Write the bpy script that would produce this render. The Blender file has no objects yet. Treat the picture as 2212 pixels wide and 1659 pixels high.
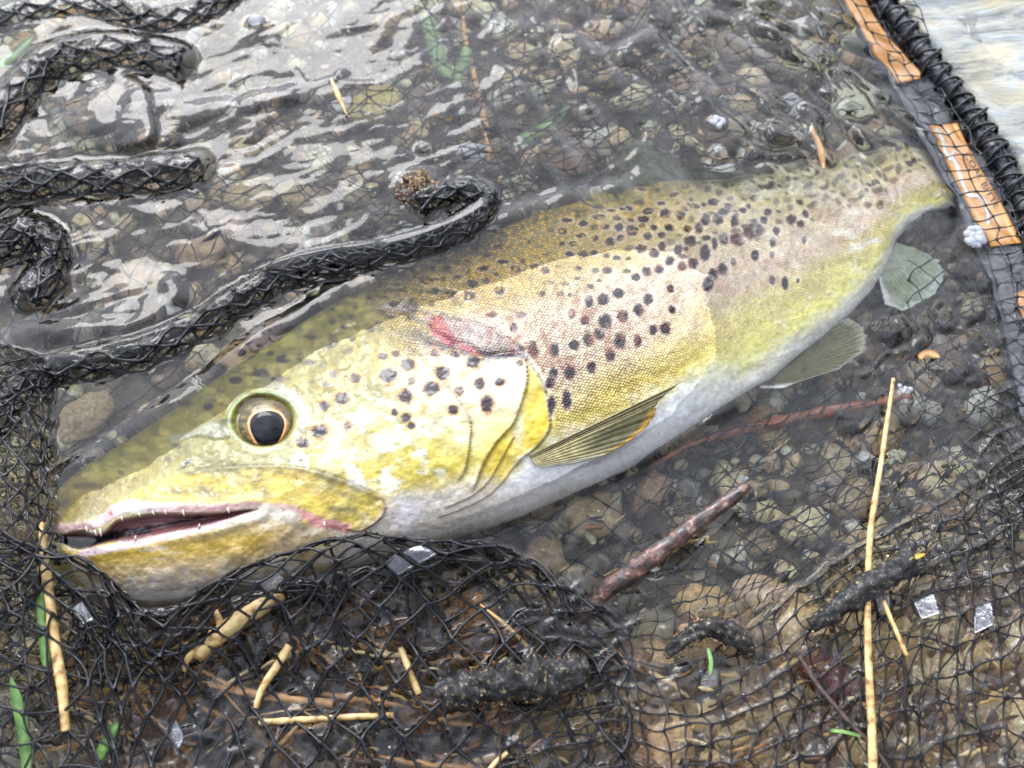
import bpy, math, random
import numpy as np
from mathutils import Vector
random.seed(7)
RNG = np.random.default_rng(11)
S = bpy.context.scene
COL = S.collection
# ------------------------------------------------------------------ camera
HFOV = math.radians(50.0)
TILT = math.radians(28.0)
DIST = 0.386
CAM = np.array([0.0, -DIST*math.sin(TILT), DIST*math.cos(TILT)])
cd = bpy.data.cameras.new('camera'); cam = bpy.data.objects.new('camera', cd); COL.objects.link(cam)
cam.location = CAM; cam.rotation_euler = (TILT, 0, 0)
cd.sensor_width = 36; cd.lens = 18/math.tan(HFOV/2); cd.clip_start = 0.01; cd.clip_end = 50
cd.dof.use_dof = True; cd.dof.focus_distance = 0.372; cd.dof.aperture_fstop = 11
S.camera = cam
# ------------------------------------------------------------------ world and light
SUN_EL, SUN_AZ = math.radians(37), math.radians(-20)     # azimuth from +Y, towards -X
w = bpy.data.worlds.new('World'); S.world = w; w.use_nodes = True
nt = w.node_tree; nt.nodes.clear()
def N(t, typ, **kw):
    n = t.nodes.new(typ)
    for k, v in kw.items(): setattr(n, k, v)
    return n
out = N(nt, 'ShaderNodeOutputWorld'); bg = N(nt, 'ShaderNodeBackground')
sky = N(nt, 'ShaderNodeTexSky', sky_type='NISHITA', sun_disc=False)
sky.sun_elevation = SUN_EL; sky.sun_rotation = -SUN_AZ*-1; sky.dust_density = 2.0; sky.air_density = 1.0
tc = N(nt, 'ShaderNodeTexCoord'); nz = N(nt, 'ShaderNodeTexNoise'); nz.inputs['Scale'].default_value = 2.0; nz.inputs['Detail'].default_value = 6
nz.inputs['Roughness'].default_value = 0.55
rp = N(nt, 'ShaderNodeValToRGB'); rp.color_ramp.elements[0].position = 0.34; rp.color_ramp.elements[1].position = 0.66
mx = N(nt, 'ShaderNodeMix', data_type='RGBA')
mx.inputs[7].default_value = (11.0, 11.6, 13.4, 1)          # cloud white in the units of the sky texture
dk = N(nt, 'ShaderNodeMix', data_type='RGBA', blend_type='MIX'); dk.inputs[0].default_value = 0.5
dk.inputs[7].default_value = (3.4, 3.7, 4.6, 1)
nt.links.new(tc.outputs['Generated'], nz.inputs['Vector']); nt.links.new(nz.outputs['Fac'], rp.inputs[0])
nt.links.new(sky.outputs[0], dk.inputs[6]); nt.links.new(dk.outputs[2], mx.inputs[6]); nt.links.new(rp.outputs[0], mx.inputs[0])
SD = (math.sin(SUN_AZ)*math.cos(SUN_EL), math.cos(SUN_AZ)*math.cos(SUN_EL), math.sin(SUN_EL))
nv = N(nt, 'ShaderNodeVectorMath', operation='NORMALIZE'); dp = N(nt, 'ShaderNodeVectorMath', operation='DOT_PRODUCT'); dp.inputs[1].default_value = SD
nt.links.new(tc.outputs['Generated'], nv.inputs[0]); nt.links.new(nv.outputs[0], dp.inputs[0])
gl = N(nt, 'ShaderNodeMapRange', interpolation_type='SMOOTHERSTEP'); gl.inputs[1].default_value = .30; gl.inputs[2].default_value = 1.0; gl.inputs[3].default_value = 1.0; gl.inputs[4].default_value = 4.2
nt.links.new(dp.outputs['Value'], gl.inputs[0]); gs = N(nt, 'ShaderNodeVectorMath', operation='SCALE'); nt.links.new(mx.outputs[2], gs.inputs[0]); nt.links.new(gl.outputs[0], gs.inputs['Scale'])
nt.links.new(gs.outputs[0], bg.inputs[0]); bg.inputs[1].default_value = 0.10
nt.links.new(bg.outputs[0], out.inputs[0])
sl = bpy.data.lights.new('sun', 'SUN'); sl.energy = 1.5; sl.angle = math.radians(24); sl.color = (1.0, 0.985, 0.965)
so = bpy.data.objects.new('sun', sl); COL.objects.link(so)
sd = Vector((math.sin(SUN_AZ)*math.cos(SUN_EL), math.cos(SUN_AZ)*math.cos(SUN_EL), math.sin(SUN_EL)))
so.rotation_euler = sd.to_track_quat('Z', 'Y').to_euler()
S.view_settings.view_transform = 'Standard'; S.view_settings.look = 'None'
S.view_settings.exposure = 0.28; S.view_settings.gamma = 1.0; S.view_settings.use_curve_mapping = False
S.render.engine = 'CYCLES'
S.cycles.use_denoising = True; S.cycles.max_bounces = 14; S.cycles.transmission_bounces = 10; S.cycles.transparent_max_bounces = 12
S.cycles.caustics_refractive = True; S.cycles.caustics_reflective = False; S.cycles.blur_glossy = 0.5
S.cycles.sample_clamp_indirect = 6

# ------------------------------------------------------------------ pixel (2212 x 1659) <-> place
TH = math.tan(HFOV/2)
def rays(vx, vy):
    x = (np.asarray(vx, float)/2212-0.5)*2*TH; y = (0.5-np.asarray(vy, float)/1659)*2*TH*0.75
    c, s = math.cos(TILT), math.sin(TILT)
    d = np.stack([x, y*c+s, y*s-c], -1)
    return d/np.linalg.norm(d, axis=-1, keepdims=True)
def P(vx, vy, z):
    """where the sight line through a photo point meets height z; below the water it is bent as water bends it"""
    vx, vy, z = np.broadcast_arrays(np.asarray(vx, float), np.asarray(vy, float), np.asarray(z, float))
    d = rays(vx, vy)
    zt = np.maximum(z, 0.0)
    p = CAM+d*((zt-CAM[2])/d[..., 2])[..., None]
    n = 1/1.33; ci = -d[..., 2]; k = 1-n*n*(1-ci*ci)
    r = d*n; r[..., 2] = -np.sqrt(k)
    return p+r*((z-zt)/r[..., 2])[..., None]
def toV(x, y, z=0.0):
    c, s = math.cos(TILT), math.sin(TILT)
    dx, dy, dz = x-CAM[0], y-CAM[1], z-CAM[2]
    yc = dy*c+dz*s; zc = -(dy*s-dz*c)
    return ((dx/-zc)/TH/2+0.5)*2212, (0.5-(yc/-zc)/(TH*0.75)/2)*1659

# ------------------------------------------------------------------ numeric helpers
def vn(x, y, seed=0):
    xi = np.floor(x).astype(np.int64); yi = np.floor(y).astype(np.int64); fx = x-xi; fy = y-yi
    fx = fx*fx*fx*(fx*(fx*6-15)+10); fy = fy*fy*fy*(fy*(fy*6-15)+10)
    def h(a, b):
        n = (a*374761393+b*668265263+seed*1442695041) & 0xffffffff
        n = ((n ^ (n >> 13))*1274126177) & 0xffffffff
        return ((n ^ (n >> 16)) & 0xffff)/65535.0
    return (h(xi, yi)*(1-fx)+h(xi+1, yi)*fx)*(1-fy)+(h(xi, yi+1)*(1-fx)+h(xi+1, yi+1)*fx)*fy
def fbm(x, y, seed=0, o=4, g=0.5):
    a = 1.0; t = 0.0; r = 0.0
    for i in range(o):
        r = r+a*vn(x*2**i, y*2**i, seed+i*17); t += a; a *= g
    return r/t
def sstep(a, b, x):
    t = np.clip((x-a)/(b-a), 0, 1); return t*t*(3-2*t)
def lin(c):
    c = np.asarray(c, float)/255.0
    return np.where(c <= 0.04045, c/12.92, ((c+0.055)/1.055)**2.4)
def catmull(pts, n=None, t=None):
    pts = np.asarray(pts, float); m = len(pts)
    t = np.linspace(0, m-1, n) if t is None else np.asarray(t, float)
    i = np.clip(np.floor(t).astype(int), 0, m-2); f = (t-i)[..., None]
    if pts.ndim > 2: f = f.reshape(f.shape[:-1]+(1,)*(pts.ndim-1))
    g = lambda k: pts[np.clip(k, 0, m-1)]
    a, b, c, d = g(i-1), g(i), g(i+1), g(i+2)
    a = np.where((i-1 < 0).reshape((-1,)+(1,)*(pts.ndim-1)), 2*b-c, a); d = np.where((i+2 > m-1).reshape((-1,)+(1,)*(pts.ndim-1)), 2*c-b, d)
    return 0.5*((2*b)+(c-a)*f+(2*a-5*b+4*c-d)*f*f+(3*b-a-3*c+d)*f**3)
def pdist(x, y, poly):
    """distance to a polyline, side (+ on its left on screen, y down), position along it 0..1"""
    poly = np.asarray(poly, float); best = np.full(np.shape(x), 1e18); side = np.zeros(np.shape(x)); al = np.zeros(np.shape(x))
    L = np.r_[0, np.cumsum(np.linalg.norm(np.diff(poly, axis=0), axis=1))]
    for k in range(len(poly)-1):
        a, b = poly[k], poly[k+1]; e = b-a; l2 = e@e
        t = np.clip(((x-a[0])*e[0]+(y-a[1])*e[1])/l2, 0, 1)
        dx = x-a[0]-t*e[0]; dy = y-a[1]-t*e[1]; d = dx*dx+dy*dy
        m = d < best
        best = np.where(m, d, best); side = np.where(m, np.sign(-(e[0]*dy-e[1]*dx)), side); al = np.where(m, (L[k]+t*(L[k+1]-L[k]))/L[-1], al)
    return np.sqrt(best), side, al
def inpoly(x, y, poly):
    poly = np.asarray(poly, float); r = np.zeros(np.shape(x), bool); j = len(poly)-1
    for i in range(len(poly)):
        xi, yi = poly[i]; xj, yj = poly[j]
        c = ((yi > y) != (yj > y)) & (x < (xj-xi)*(y-yi)/((yj-yi) or 1e-9)+xi)
        r ^= c; j = i
    return r
def sdpoly(x, y, poly):
    """positive inside"""
    d, _, _ = pdist(x, y, list(poly)+[poly[0]])
    return np.where(inpoly(x, y, poly), d, -d)
def smooth_poly(p, n=80, closed=False):
    p = list(p)
    return catmull(p+[p[0]] if closed else p, n)

# ------------------------------------------------------------------ object helpers
def mesh_obj(name, V, F, mat, parent=None, cols=None, smooth=True, attrs=None):
    me = bpy.data.meshes.new(name); V = np.asarray(V, np.float32).reshape(-1, 3)
    F = np.asarray(F, np.int32); k = F.shape[1]
    me.vertices.add(len(V)); me.vertices.foreach_set('co', V.ravel())
    me.loops.add(F.size); me.loops.foreach_set('vertex_index', F.ravel())
    me.polygons.add(len(F)); me.polygons.foreach_set('loop_start', np.arange(0, F.size, k, dtype=np.int32))
    me.polygons.foreach_set('loop_total', np.full(len(F), k, np.int32))
    me.polygons.foreach_set('use_smooth', np.full(len(F), smooth, bool))
    me.update(calc_edges=True)
    if cols is not None:
        a = me.attributes.new('tint', 'FLOAT_COLOR', 'POINT'); c = np.ones((len(V), 4), np.float32); c[:, :3] = cols
        a.data.foreach_set('color', c.ravel())
    for nme, arr in (attrs or {}).items():
        arr = np.asarray(arr, np.float32)
        if arr.ndim == 1:
            a = me.attributes.new(nme, 'FLOAT', 'POINT'); a.data.foreach_set('value', arr)
        else:
            a = me.attributes.new(nme, 'FLOAT_VECTOR', 'POINT'); a.data.foreach_set('vector', arr.ravel())
    me.materials.append(mat)
    o = bpy.data.objects.new(name, me); COL.objects.link(o)
    if parent: o.parent = parent
    return o
def tag(o, label=None, cat=None, group=None, kind=None):
    if label: o['label'] = label
    if cat: o['category'] = cat
    if group: o['group'] = group
    if kind: o['kind'] = kind
    return o
def empty(name, loc=(0, 0, 0)):
    o = bpy.data.objects.new(name, None); COL.objects.link(o); o.location = loc; return o
def gridF(nu, nv, wrap=False):
    i, j = np.meshgrid(np.arange(nu-1), np.arange(nv-1), indexing='ij')
    a = (i*nv+j).ravel(); b = ((i+1)*nv+j).ravel()
    F = np.stack([a, b, b+1, a+1], 1)
    if wrap:
        a = np.arange(nu-1)*nv+nv-1; F = np.r_[F, np.stack([a, a+nv, a+1, a+1-nv], 1)]
    return F
def frames(T):
    up = np.array([0.13, 0.21, 1.0]); A = np.cross(T, up); A /= np.linalg.norm(A, axis=-1, keepdims=True)+1e-12
    return A, np.cross(T, A)
def tube(path, rad, sides=8, bump=0.0, seed=0, caps=True):
    path = np.asarray(path, float); n = len(path); rad = np.broadcast_to(np.asarray(rad, float), (n,)).copy()
    if caps:
        path = np.r_[path[:1], path, path[-1:]]; rad = np.r_[1e-6, rad, 1e-6]; n += 2
    T = np.gradient(path, axis=0); T[0] = T[1]; T[-1] = T[-2]; T /= np.linalg.norm(T, axis=1, keepdims=True)+1e-12
    A, B = frames(T); th = np.linspace(0, 2*np.pi, sides, endpoint=False)
    R = rad[:, None]*np.ones(sides)
    if bump:
        s = np.r_[0, np.cumsum(np.linalg.norm(np.diff(path, axis=0), axis=1))]
        R = R*(1+bump*(fbm(s[:, None]*260+0*th, np.cos(th)*1.9+7+np.sin(th)[None]*1.7, seed, 4)-0.5)*2)
    V = path[:, None]+R[..., None]*(np.cos(th)[None, :, None]*A[:, None]+np.sin(th)[None, :, None]*B[:, None])
    return V.reshape(-1, 3), gridF(n, sides, True)
def join(parts):
    Vs, Fs, o = [], [], 0
    for V, F in parts:
        Vs.append(V); Fs.append(F+o); o += len(V)
    return np.concatenate(Vs), np.concatenate(Fs)
def tubes(P0, P1, r, sag=0.06, knot=1.9, sides=5, seed=1):
    """many net strands at once, swelling into the knots at both ends"""
    rg = np.random.default_rng(seed); n = len(P0)
    ts = np.array([0, .13, .36, .64, .87, 1.0]); rr = np.array([knot, 1.05, .92, .92, 1.05, knot])*r
    d = P1-P0; L = np.linalg.norm(d, axis=1, keepdims=True)
    off = rg.normal(size=(n, 3))*L*sag
    path = P0[:, None]+d[:, None]*ts[None, :, None]+off[:, None]*(np.sin(np.pi*ts))[None, :, None]
    T = np.gradient(path, axis=1); T /= np.linalg.norm(T, axis=2, keepdims=True)+1e-12
    A, B = frames(T); th = np.linspace(0, 2*np.pi, sides, endpoint=False)
    R = rr[None, :]*rg.uniform(.85, 1.15, (n, 1))
    V = path[:, :, None]+R[:, :, None, None]*(np.cos(th)[None, None, :, None]*A[:, :, None]+np.sin(th)[None, None, :, None]*B[:, :, None])
    m = len(ts); i, j = np.meshgrid(np.arange(m-1), np.arange(sides), indexing='ij'); i = i.ravel(); j = j.ravel(); j2 = (j+1) % sides
    f = np.stack([i*sides+j, i*sides+j2, (i+1)*sides+j2, (i+1)*sides+j], 1)
    F = (f[None]+(np.arange(n)*m*sides)[:, None, None]).reshape(-1, 4)
    return V.reshape(-1, 3), F, path

# ------------------------------------------------------------------ materials
def mat(name):
    m = bpy.data.materials.new(name); m.use_nodes = True; t = m.node_tree; b = t.nodes['Principled BSDF']; return m, t, b
def noise(t, scale, detail=4, rough=0.55, coord='Object', dist=0.0, vec=None):
    n = N(t, 'ShaderNodeTexNoise'); n.inputs['Scale'].default_value = scale; n.inputs['Detail'].default_value = detail
    n.inputs['Roughness'].default_value = rough; n.inputs['Distortion'].default_value = dist
    if vec is None:
        c = N(t, 'ShaderNodeTexCoord'); t.links.new(c.outputs[coord], n.inputs['Vector'])
    else: t.links.new(vec, n.inputs['Vector'])
    return n
def ramp(t, src, stops):
    r = N(t, 'ShaderNodeValToRGB'); e = r.color_ramp.elements
    while len(e) < len(stops): e.new(0.5)
    for k, (p, c) in enumerate(stops):
        e[k].position = p; e[k].color = tuple(lin(c))+(1,) if len(np.shape(c)) else (c, c, c, 1)
    t.links.new(src, r.inputs[0]); return r
def bump(t, b, src, strength, dist):
    n = N(t, 'ShaderNodeBump'); n.inputs['Strength'].default_value = strength; n.inputs['Distance'].default_value = dist
    t.links.new(src, n.inputs['Height']); t.links.new(n.outputs[0], b.inputs['Normal']); return n
def simple(name, stops, scale, rough=0.5, bstr=0.4, bdist=0.0005, coat=0.0, bscale=None, dist=0.0, detail=5):
    m, t, b = mat(name); n = noise(t, scale, detail, dist=dist); r = ramp(t, n.outputs['Fac'], stops)
    t.links.new(r.outputs[0], b.inputs['Base Color']); b.inputs['Roughness'].default_value = rough; b.inputs['Coat Weight'].default_value = coat
    b.inputs['Coat Roughness'].default_value = 0.08
    n2 = noise(t, bscale or scale*2, 5); bump(t, b, n2.outputs['Fac'], bstr, bdist); return m
def tinted(name, rough, nscale, amount, bstr, bdist, coat=0.0, alpha=None, spec=0.5, bscale=None):
    """base colour from the mesh's own tint attribute, broken up by grain"""
    m, t, b = mat(name); a = N(t, 'ShaderNodeAttribute', attribute_name='tint'); n = noise(t, nscale, 5, 0.6)
    mr = N(t, 'ShaderNodeMapRange'); mr.inputs[1].default_value = .25; mr.inputs[2].default_value = .75
    mr.inputs[3].default_value = 1-amount; mr.inputs[4].default_value = 1+amount; t.links.new(n.outputs['Fac'], mr.inputs[0])
    v = N(t, 'ShaderNodeVectorMath', operation='SCALE'); t.links.new(a.outputs['Color'], v.inputs[0]); t.links.new(mr.outputs[0], v.inputs['Scale'])
    t.links.new(v.outputs[0], b.inputs['Base Color']); b.inputs['Roughness'].default_value = rough; b.inputs['Coat Weight'].default_value = coat
    b.inputs['Coat Roughness'].default_value = .06; b.inputs['Specular IOR Level'].default_value = spec
    if alpha is not None: b.inputs['Alpha'].default_value = alpha
    n2 = noise(t, bscale or nscale*1.5, 4); bump(t, b, n2.outputs['Fac'], bstr, bdist)
    return m
# water: a clear refracting surface
M_water, t, b = mat('water'); b.inputs['Base Color'].default_value = (0.97, 0.985, 0.975, 1); b.inputs['Roughness'].default_value = 0.0
b.inputs['IOR'].default_value = 1.333; b.inputs['Transmission Weight'].default_value = 1.0
M_film, t, b = mat('water_film'); b.inputs['Base Color'].default_value = (.9, .92, .98, 1); b.inputs['Roughness'].default_value = 0.06
b.inputs['IOR'].default_value = 1.4; b.inputs['Transmission Weight'].default_value = 0.95
n = noise(t, 300, 4, dist=1.5); bump(t, b, n.outputs['Fac'], .8, .0010)
M_foam, t, b = mat('foam'); b.inputs['Base Color'].default_value = (.88, .9, .93, 1); b.inputs['Roughness'].default_value = 0.04
b.inputs['IOR'].default_value = 1.33; b.inputs['Transmission Weight'].default_value = 0.7
M_net, t, b = mat('black_net_cord'); n = noise(t, 1400, 4); r = ramp(t, n.outputs['Fac'], [(0.3, (7, 7, 9)), (0.75, (20, 21, 25))])
t.links.new(r.outputs[0], b.inputs['Base Color']); b.inputs['Roughness'].default_value = .12; b.inputs['Specular IOR Level'].default_value = .45; bump(t, b, n.outputs['Fac'], .6, .0003)
M_band = simple('black_rubber_band', [(0.3, (16, 17, 20)), (0.7, (44, 47, 54))], 120, .35, .6, .0012, .3)
M_backing = simple('black_backing', [(0.3, (5, 5, 7)), (0.7, (22, 23, 27))], 700, .3, 1.0, .003, .2, 420)
M_silt = simple('silt', [(0.3, (60, 56, 44)), (0.5, (108, 100, 80)), (0.75, (150, 140, 112))], 90, .9, .8, .002)
M_peb = tinted('wet_pebble', .5, 520, .62, .8, .0012)
M_litter = tinted('wet_plant_litter', .42, 700, .4, .4, .0003, .2)
M_white, t, b = mat('pale_streaked_rock')
c = N(t, 'ShaderNodeTexCoord'); mp = N(t, 'ShaderNodeMapping'); mp.inputs['Rotation'].default_value = (0, 0, math.radians(55)); mp.inputs['Scale'].default_value = (12, 60, 30)
t.links.new(c.outputs['Object'], mp.inputs[0]); n = noise(t, 1.6, 8, .68, vec=mp.outputs[0], dist=1.0)
r = ramp(t, n.outputs['Fac'], [(0.30, (58, 62, 62)), (0.42, (112, 118, 116)), (0.5, (160, 158, 140)), (0.58, (142, 150, 150)), (0.70, (206, 208, 202))])
n3 = noise(t, 34, 5, .6); r3 = ramp(t, n3.outputs['Fac'], [(.45, 0.0), (.66, 1.0)]); mm = N(t, 'ShaderNodeMix', data_type='RGBA'); mm.inputs[7].default_value = tuple(lin((176, 160, 116)))+(1,)
t.links.new(r3.outputs[0], mm.inputs[0]); t.links.new(r.outputs[0], mm.inputs[6]); t.links.new(mm.outputs[2], b.inputs['Base Color'])
b.inputs['Roughness'].default_value = .3; b.inputs['Coat Weight'].default_value = .4; bump(t, b, n.outputs['Fac'], .9, .004)
M_straw = simple('dry_straw', [(0.32, (112, 82, 44)), (0.42, (186, 150, 90)), (0.58, (214, 184, 122)), (0.75, (228, 206, 154))], 330, .45, .4, .0004, .3)
M_bark = simple('wet_brown_bark', [(0.34, (18, 12, 10)), (0.48, (60, 36, 26)), (0.60, (110, 68, 50)), (0.70, (176, 156, 148))], 300, .3, 1.0, .0012, .6)
M_orange_stem = simple('orange_stem', [(0.3, (116, 72, 50)), (0.7, (176, 112, 78))], 200, .6, .4, .0006)
M_crust, t, b = mat('sand_crust'); n = noise(t, 650, 6, .7); r = ramp(t, n.outputs['Fac'], [(0.42, (8, 8, 9)), (0.53, (24, 23, 21)), (0.59, (70, 62, 46)), (0.66, (206, 184, 130))])
t.links.new(r.outputs[0], b.inputs['Base Color']); b.inputs['Roughness'].default_value = .45; b.inputs['Coat Weight'].default_value = .3; bump(t, b, n.outputs['Fac'], 1.0, .0016)
M_green = simple('green_leaf', [(0.3, (54, 92, 34)), (0.7, (118, 160, 70))], 160, .4, .3, .0003, .2)
M_greenpale = simple('pale_green_leaf', [(0.3, (92, 120, 72)), (0.7, (140, 166, 104))], 160, .5, .3, .0003)
M_yleaf = simple('yellow_leaf', [(0.3, (190, 150, 50)), (0.7, (232, 206, 96))], 260, .45, .3, .0003)
M_tan = simple('tan_leaf', [(0.3, (176, 124, 74)), (0.7, (220, 176, 118))], 260, .5, .4, .0004)
M_twig = simple('thin_dark_twig', [(0.3, (34, 26, 22)), (0.7, (92, 76, 64))], 500, .5, .7, .0004)
M_orange = simple('orange_tape', [(0.3, (226, 152, 76)), (0.7, (250, 188, 112))], 90, .35, .3, .0005, .3)
M_print_white = simple('white_print', [(0.3, (226, 226, 224)), (0.7, (246, 246, 246))], 90, .4, .2, .0002)
M_print_dark = simple('dark_print', [(0.3, (70, 54, 46)), (0.7, (104, 84, 70))], 400, .5, .2, .0002)
# fish
M_fish, t, b = mat('trout_skin')
a = N(t, 'ShaderNodeAttribute', attribute_name='tint'); sc = N(t, 'ShaderNodeAttribute', attribute_name='scale_map'); sm = N(t, 'ShaderNodeAttribute', attribute_name='scaly')
vo = N(t, 'ShaderNodeTexVoronoi', feature='F1'); vo.inputs['Scale'].default_value = 1.0; vo.inputs['Randomness'].default_value = .38
t.links.new(sc.outputs['Vector'], vo.inputs['Vector'])
rc = ramp(t, vo.outputs['Distance'], [(0.10, 1.0), (0.62, 0.0)])
k1 = N(t, 'ShaderNodeMapRange'); k1.inputs[3].default_value = 0.42; k1.inputs[4].default_value = 1.28; t.links.new(rc.outputs[0], k1.inputs[0])
k2 = N(t, 'ShaderNodeMix', data_type='FLOAT'); k2.inputs[2].default_value = 1.0; t.links.new(sm.outputs['Fac'], k2.inputs[0]); t.links.new(k1.outputs[0], k2.inputs[3])
g = noise(t, 520, 6, .7); gm = N(t, 'ShaderNodeMapRange'); gm.inputs[1].default_value = .3; gm.inputs[2].default_value = .7; gm.inputs[3].default_value = .84; gm.inputs[4].default_value = 1.12
t.links.new(g.outputs['Fac'], gm.inputs[0]); mu = N(t, 'ShaderNodeMath', operation='MULTIPLY'); t.links.new(gm.outputs[0], mu.inputs[0]); t.links.new(k2.outputs[0], mu.inputs[1])
vs = N(t, 'ShaderNodeVectorMath', operation='SCALE'); t.links.new(a.outputs['Color'], vs.inputs[0]); t.links.new(mu.outputs[0], vs.inputs['Scale'])
# scale edges lean reddish brown
me_ = N(t, 'ShaderNodeMix', data_type='RGBA', blend_type='MULTIPLY'); me_.inputs[7].default_value = (1.0, .85, .76, 1)
iv = N(t, 'ShaderNodeMath', operation='SUBTRACT'); iv.inputs[0].default_value = 1.0; t.links.new(rc.outputs[0], iv.inputs[1])
i2 = N(t, 'ShaderNodeMath', operation='MULTIPLY'); t.links.new(iv.outputs[0], i2.inputs[0]); t.links.new(sm.outputs['Fac'], i2.inputs[1])
t.links.new(i2.outputs[0], me_.inputs[0]); t.links.new(vs.outputs[0], me_.inputs[6]); t.links.new(me_.outputs[2], b.inputs['Base Color'])
b.inputs['Roughness'].default_value = .38; b.inputs['Coat Weight'].default_value = .35; b.inputs['Coat Roughness'].default_value = .08; b.inputs['Specular IOR Level'].default_value = .3
b.inputs['Subsurface Weight'].default_value = .0
ms = N(t, 'ShaderNodeMath', operation='MULTIPLY'); t.links.new(rc.outputs[0], ms.inputs[0]); t.links.new(sm.outputs['Fac'], ms.inputs[1])
b1 = N(t, 'ShaderNodeBump'); b1.inputs['Strength'].default_value = .75; b1.inputs['Distance'].default_value = .0005; t.links.new(ms.outputs[0], b1.inputs['Height'])
b2 = N(t, 'ShaderNodeBump'); b2.inputs['Strength'].default_value = .35; b2.inputs['Distance'].default_value = .0003; t.links.new(g.outputs['Fac'], b2.inputs['Height'])
t.links.new(b1.outputs[0], b2.inputs['Normal']); t.links.new(b2.outputs[0], b.inputs['Normal'])
M_fin = tinted('fin_membrane', .4, 500, .4, .6, .0004, .15, alpha=.80, spec=.25)
M_eye = tinted('eye_surface', .04, 900, .25, .05, .0001, 0.0, spec=.22)
M_flesh = tinted('wet_flesh', .18, 500, .3, .5, .0004, .8)

# ================================================================== THE TROUT
ST = [((114, 1090), (122, 1215)), ((122, 1064), (150, 1250)), ((172, 1018), (200, 1280)), ((235, 978), (300, 1306)), ((312, 930), (420, 1298)),
      ((395, 872), (540, 1270)), ((475, 815), (660, 1240)), ((562, 757), (780, 1216)), ((655, 697), (900, 1183)), ((752, 640), (1010, 1150)),
      ((865, 586), (1120, 1112)), ((982, 538), (1220, 1070)), ((1100, 488), (1320, 1025)), ((1200, 452), (1410, 978)), ((1300, 422), (1500, 922)),
      ((1400, 402), (1580, 870)), ((1500, 390), (1650, 826)), ((1600, 378), (1720, 772)), ((1700, 362), (1790, 718)), ((1790, 345), (1862, 650)),
      ((1870, 330), (1912, 582)), ((1930, 318), (1940, 515)), ((1990, 318), (1990, 468)), ((2050, 335), (2040, 448)), ((2095, 360), (2080, 440))]
ZD = [-8, -8, -8, -8, -8, -7, -7, -7, -7, -9, -12, -14, -17, -17, -18, -19, -19, -19, -19, -19, -19, -18, -17, -16, -15]
ZC = [-1, 2.5, 6, 8, 9.5, 10.5, 11, 11.5, 12, 13, 13.5, 13.5, 12.5, 11, 8, 3, -1.5, -4, -5.5, -7, -8, -9, -10, -12, -13]
ZV = [-8, -9, -8, -7, -7, -7, -8, -8, -8, -9, -10, -11, -12, -12, -13, -14, -15, -16, -17, -17, -17, -17, -16, -16, -15]
VP = [.5, .5, .5, .56, .6, .62, .62, .6, .58, .56, .54, .52, .5, .5, .5, .5, .5, .5, .5, .5, .5, .5, .5, .5, .5]
NU, NV = 900, 400
tt = np.linspace(0, 1, NU); tt = (tt*0.75+0.25*tt**1.5)*(len(ST)-1)/1.0
ST_ = np.array(ST, float)
Sx = catmull(ST_, t=tt)                         # NU,2,2
q = catmull(np.array([ZD, ZC, ZV, VP]).T, t=tt)
t0 = np.linspace(0, 1, NV); vv = 0.55*t0+0.45*(0.5-0.5*np.cos(np.pi*t0))
FX = Sx[:, None, 0, 0]+(Sx[:, None, 1, 0]-Sx[:, None, 0, 0])*vv; FY = Sx[:, None, 0, 1]+(Sx[:, None, 1, 1]-Sx[:, None, 0, 1])*vv
VVv = np.broadcast_to(vv, FX.shape); UU = np.broadcast_to(tt[:, None], FX.shape)
def body_z(u, v):
    qq = catmull(np.array([ZD, ZC, ZV, VP]).T, t=u.ravel()).reshape(u.shape+(4,))
    zd, zc, zv, vp = [qq[..., k] for k in range(4)]
    tD = np.clip(v/vp, 0, 1); tV = np.clip((1-v)/(1-vp), 0, 1)
    fD = .55*np.sin(np.pi/2*tD)+.45*np.sqrt(np.maximum(1-(1-tD)**2, 0)); fV = np.sqrt(np.maximum(1-(1-tV)**2, 0))
    return np.where(v < vp, zd+(zc-zd)*fD, zv+(zc-zv)*fV)*.001
qb = q[:, None, :]
zd, zc, zv, vp = [qb[..., k] for k in range(4)]
tD = np.clip(VVv/vp, 0, 1); tV = np.clip((1-VVv)/(1-vp), 0, 1)
fD = .55*np.sin(np.pi/2*tD)+.45*np.sqrt(np.maximum(1-(1-tD)**2, 0)); fV = np.sqrt(np.maximum(1-(1-tV)**2, 0))
FZ = np.where(VVv < vp, zd+(zc-zd)*fD, zv+(zc-zv)*fV)      # mm
c4 = lambda L: [(x*.3516, 535.7+y*.3516) for x, y in L]
c5 = lambda L: [(734.4+x*.3516, 535.7+y*.3516) for x, y in L]
cm = lambda L: [(86.4+x*.3516, 993.6+y*.3516) for x, y in L]          # mouth close-up
# --- relief
MOUTH = cm([(60, 440), (130, 455), (250, 430), (370, 450), (470, 372), (560, 350), (700, 325), (880, 325), (1100, 318), (1260, 302), (1340, 304), (1240, 340), (1130, 375), (960, 420), (840, 440), (700, 470), (560, 500), (400, 520), (250, 560), (140, 520), (60, 500)])
MAX_TOP = cm([(900, 80), (1000, 60), (1150, 45), (1400, 35), (1600, 48), (1750, 85), (1900, 140), (2030, 200), (2100, 240)])
MAX_END = cm([(2100, 240), (2122, 290), (2100, 350), (2040, 400), (1960, 438), (1880, 425)])
PREOP = c5([(380, 560), (430, 610), (560, 740), (640, 830), (700, 900), (760, 980), (800, 1060), (803, 1150), (785, 1290), (760, 1380), (725, 1440)])
OPER = c5([(1120, 655), (1140, 680), (1152, 800), (1125, 920), (1070, 1070), (1000, 1150), (950, 1210), (880, 1330), (840, 1440), (815, 1500)])
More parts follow.
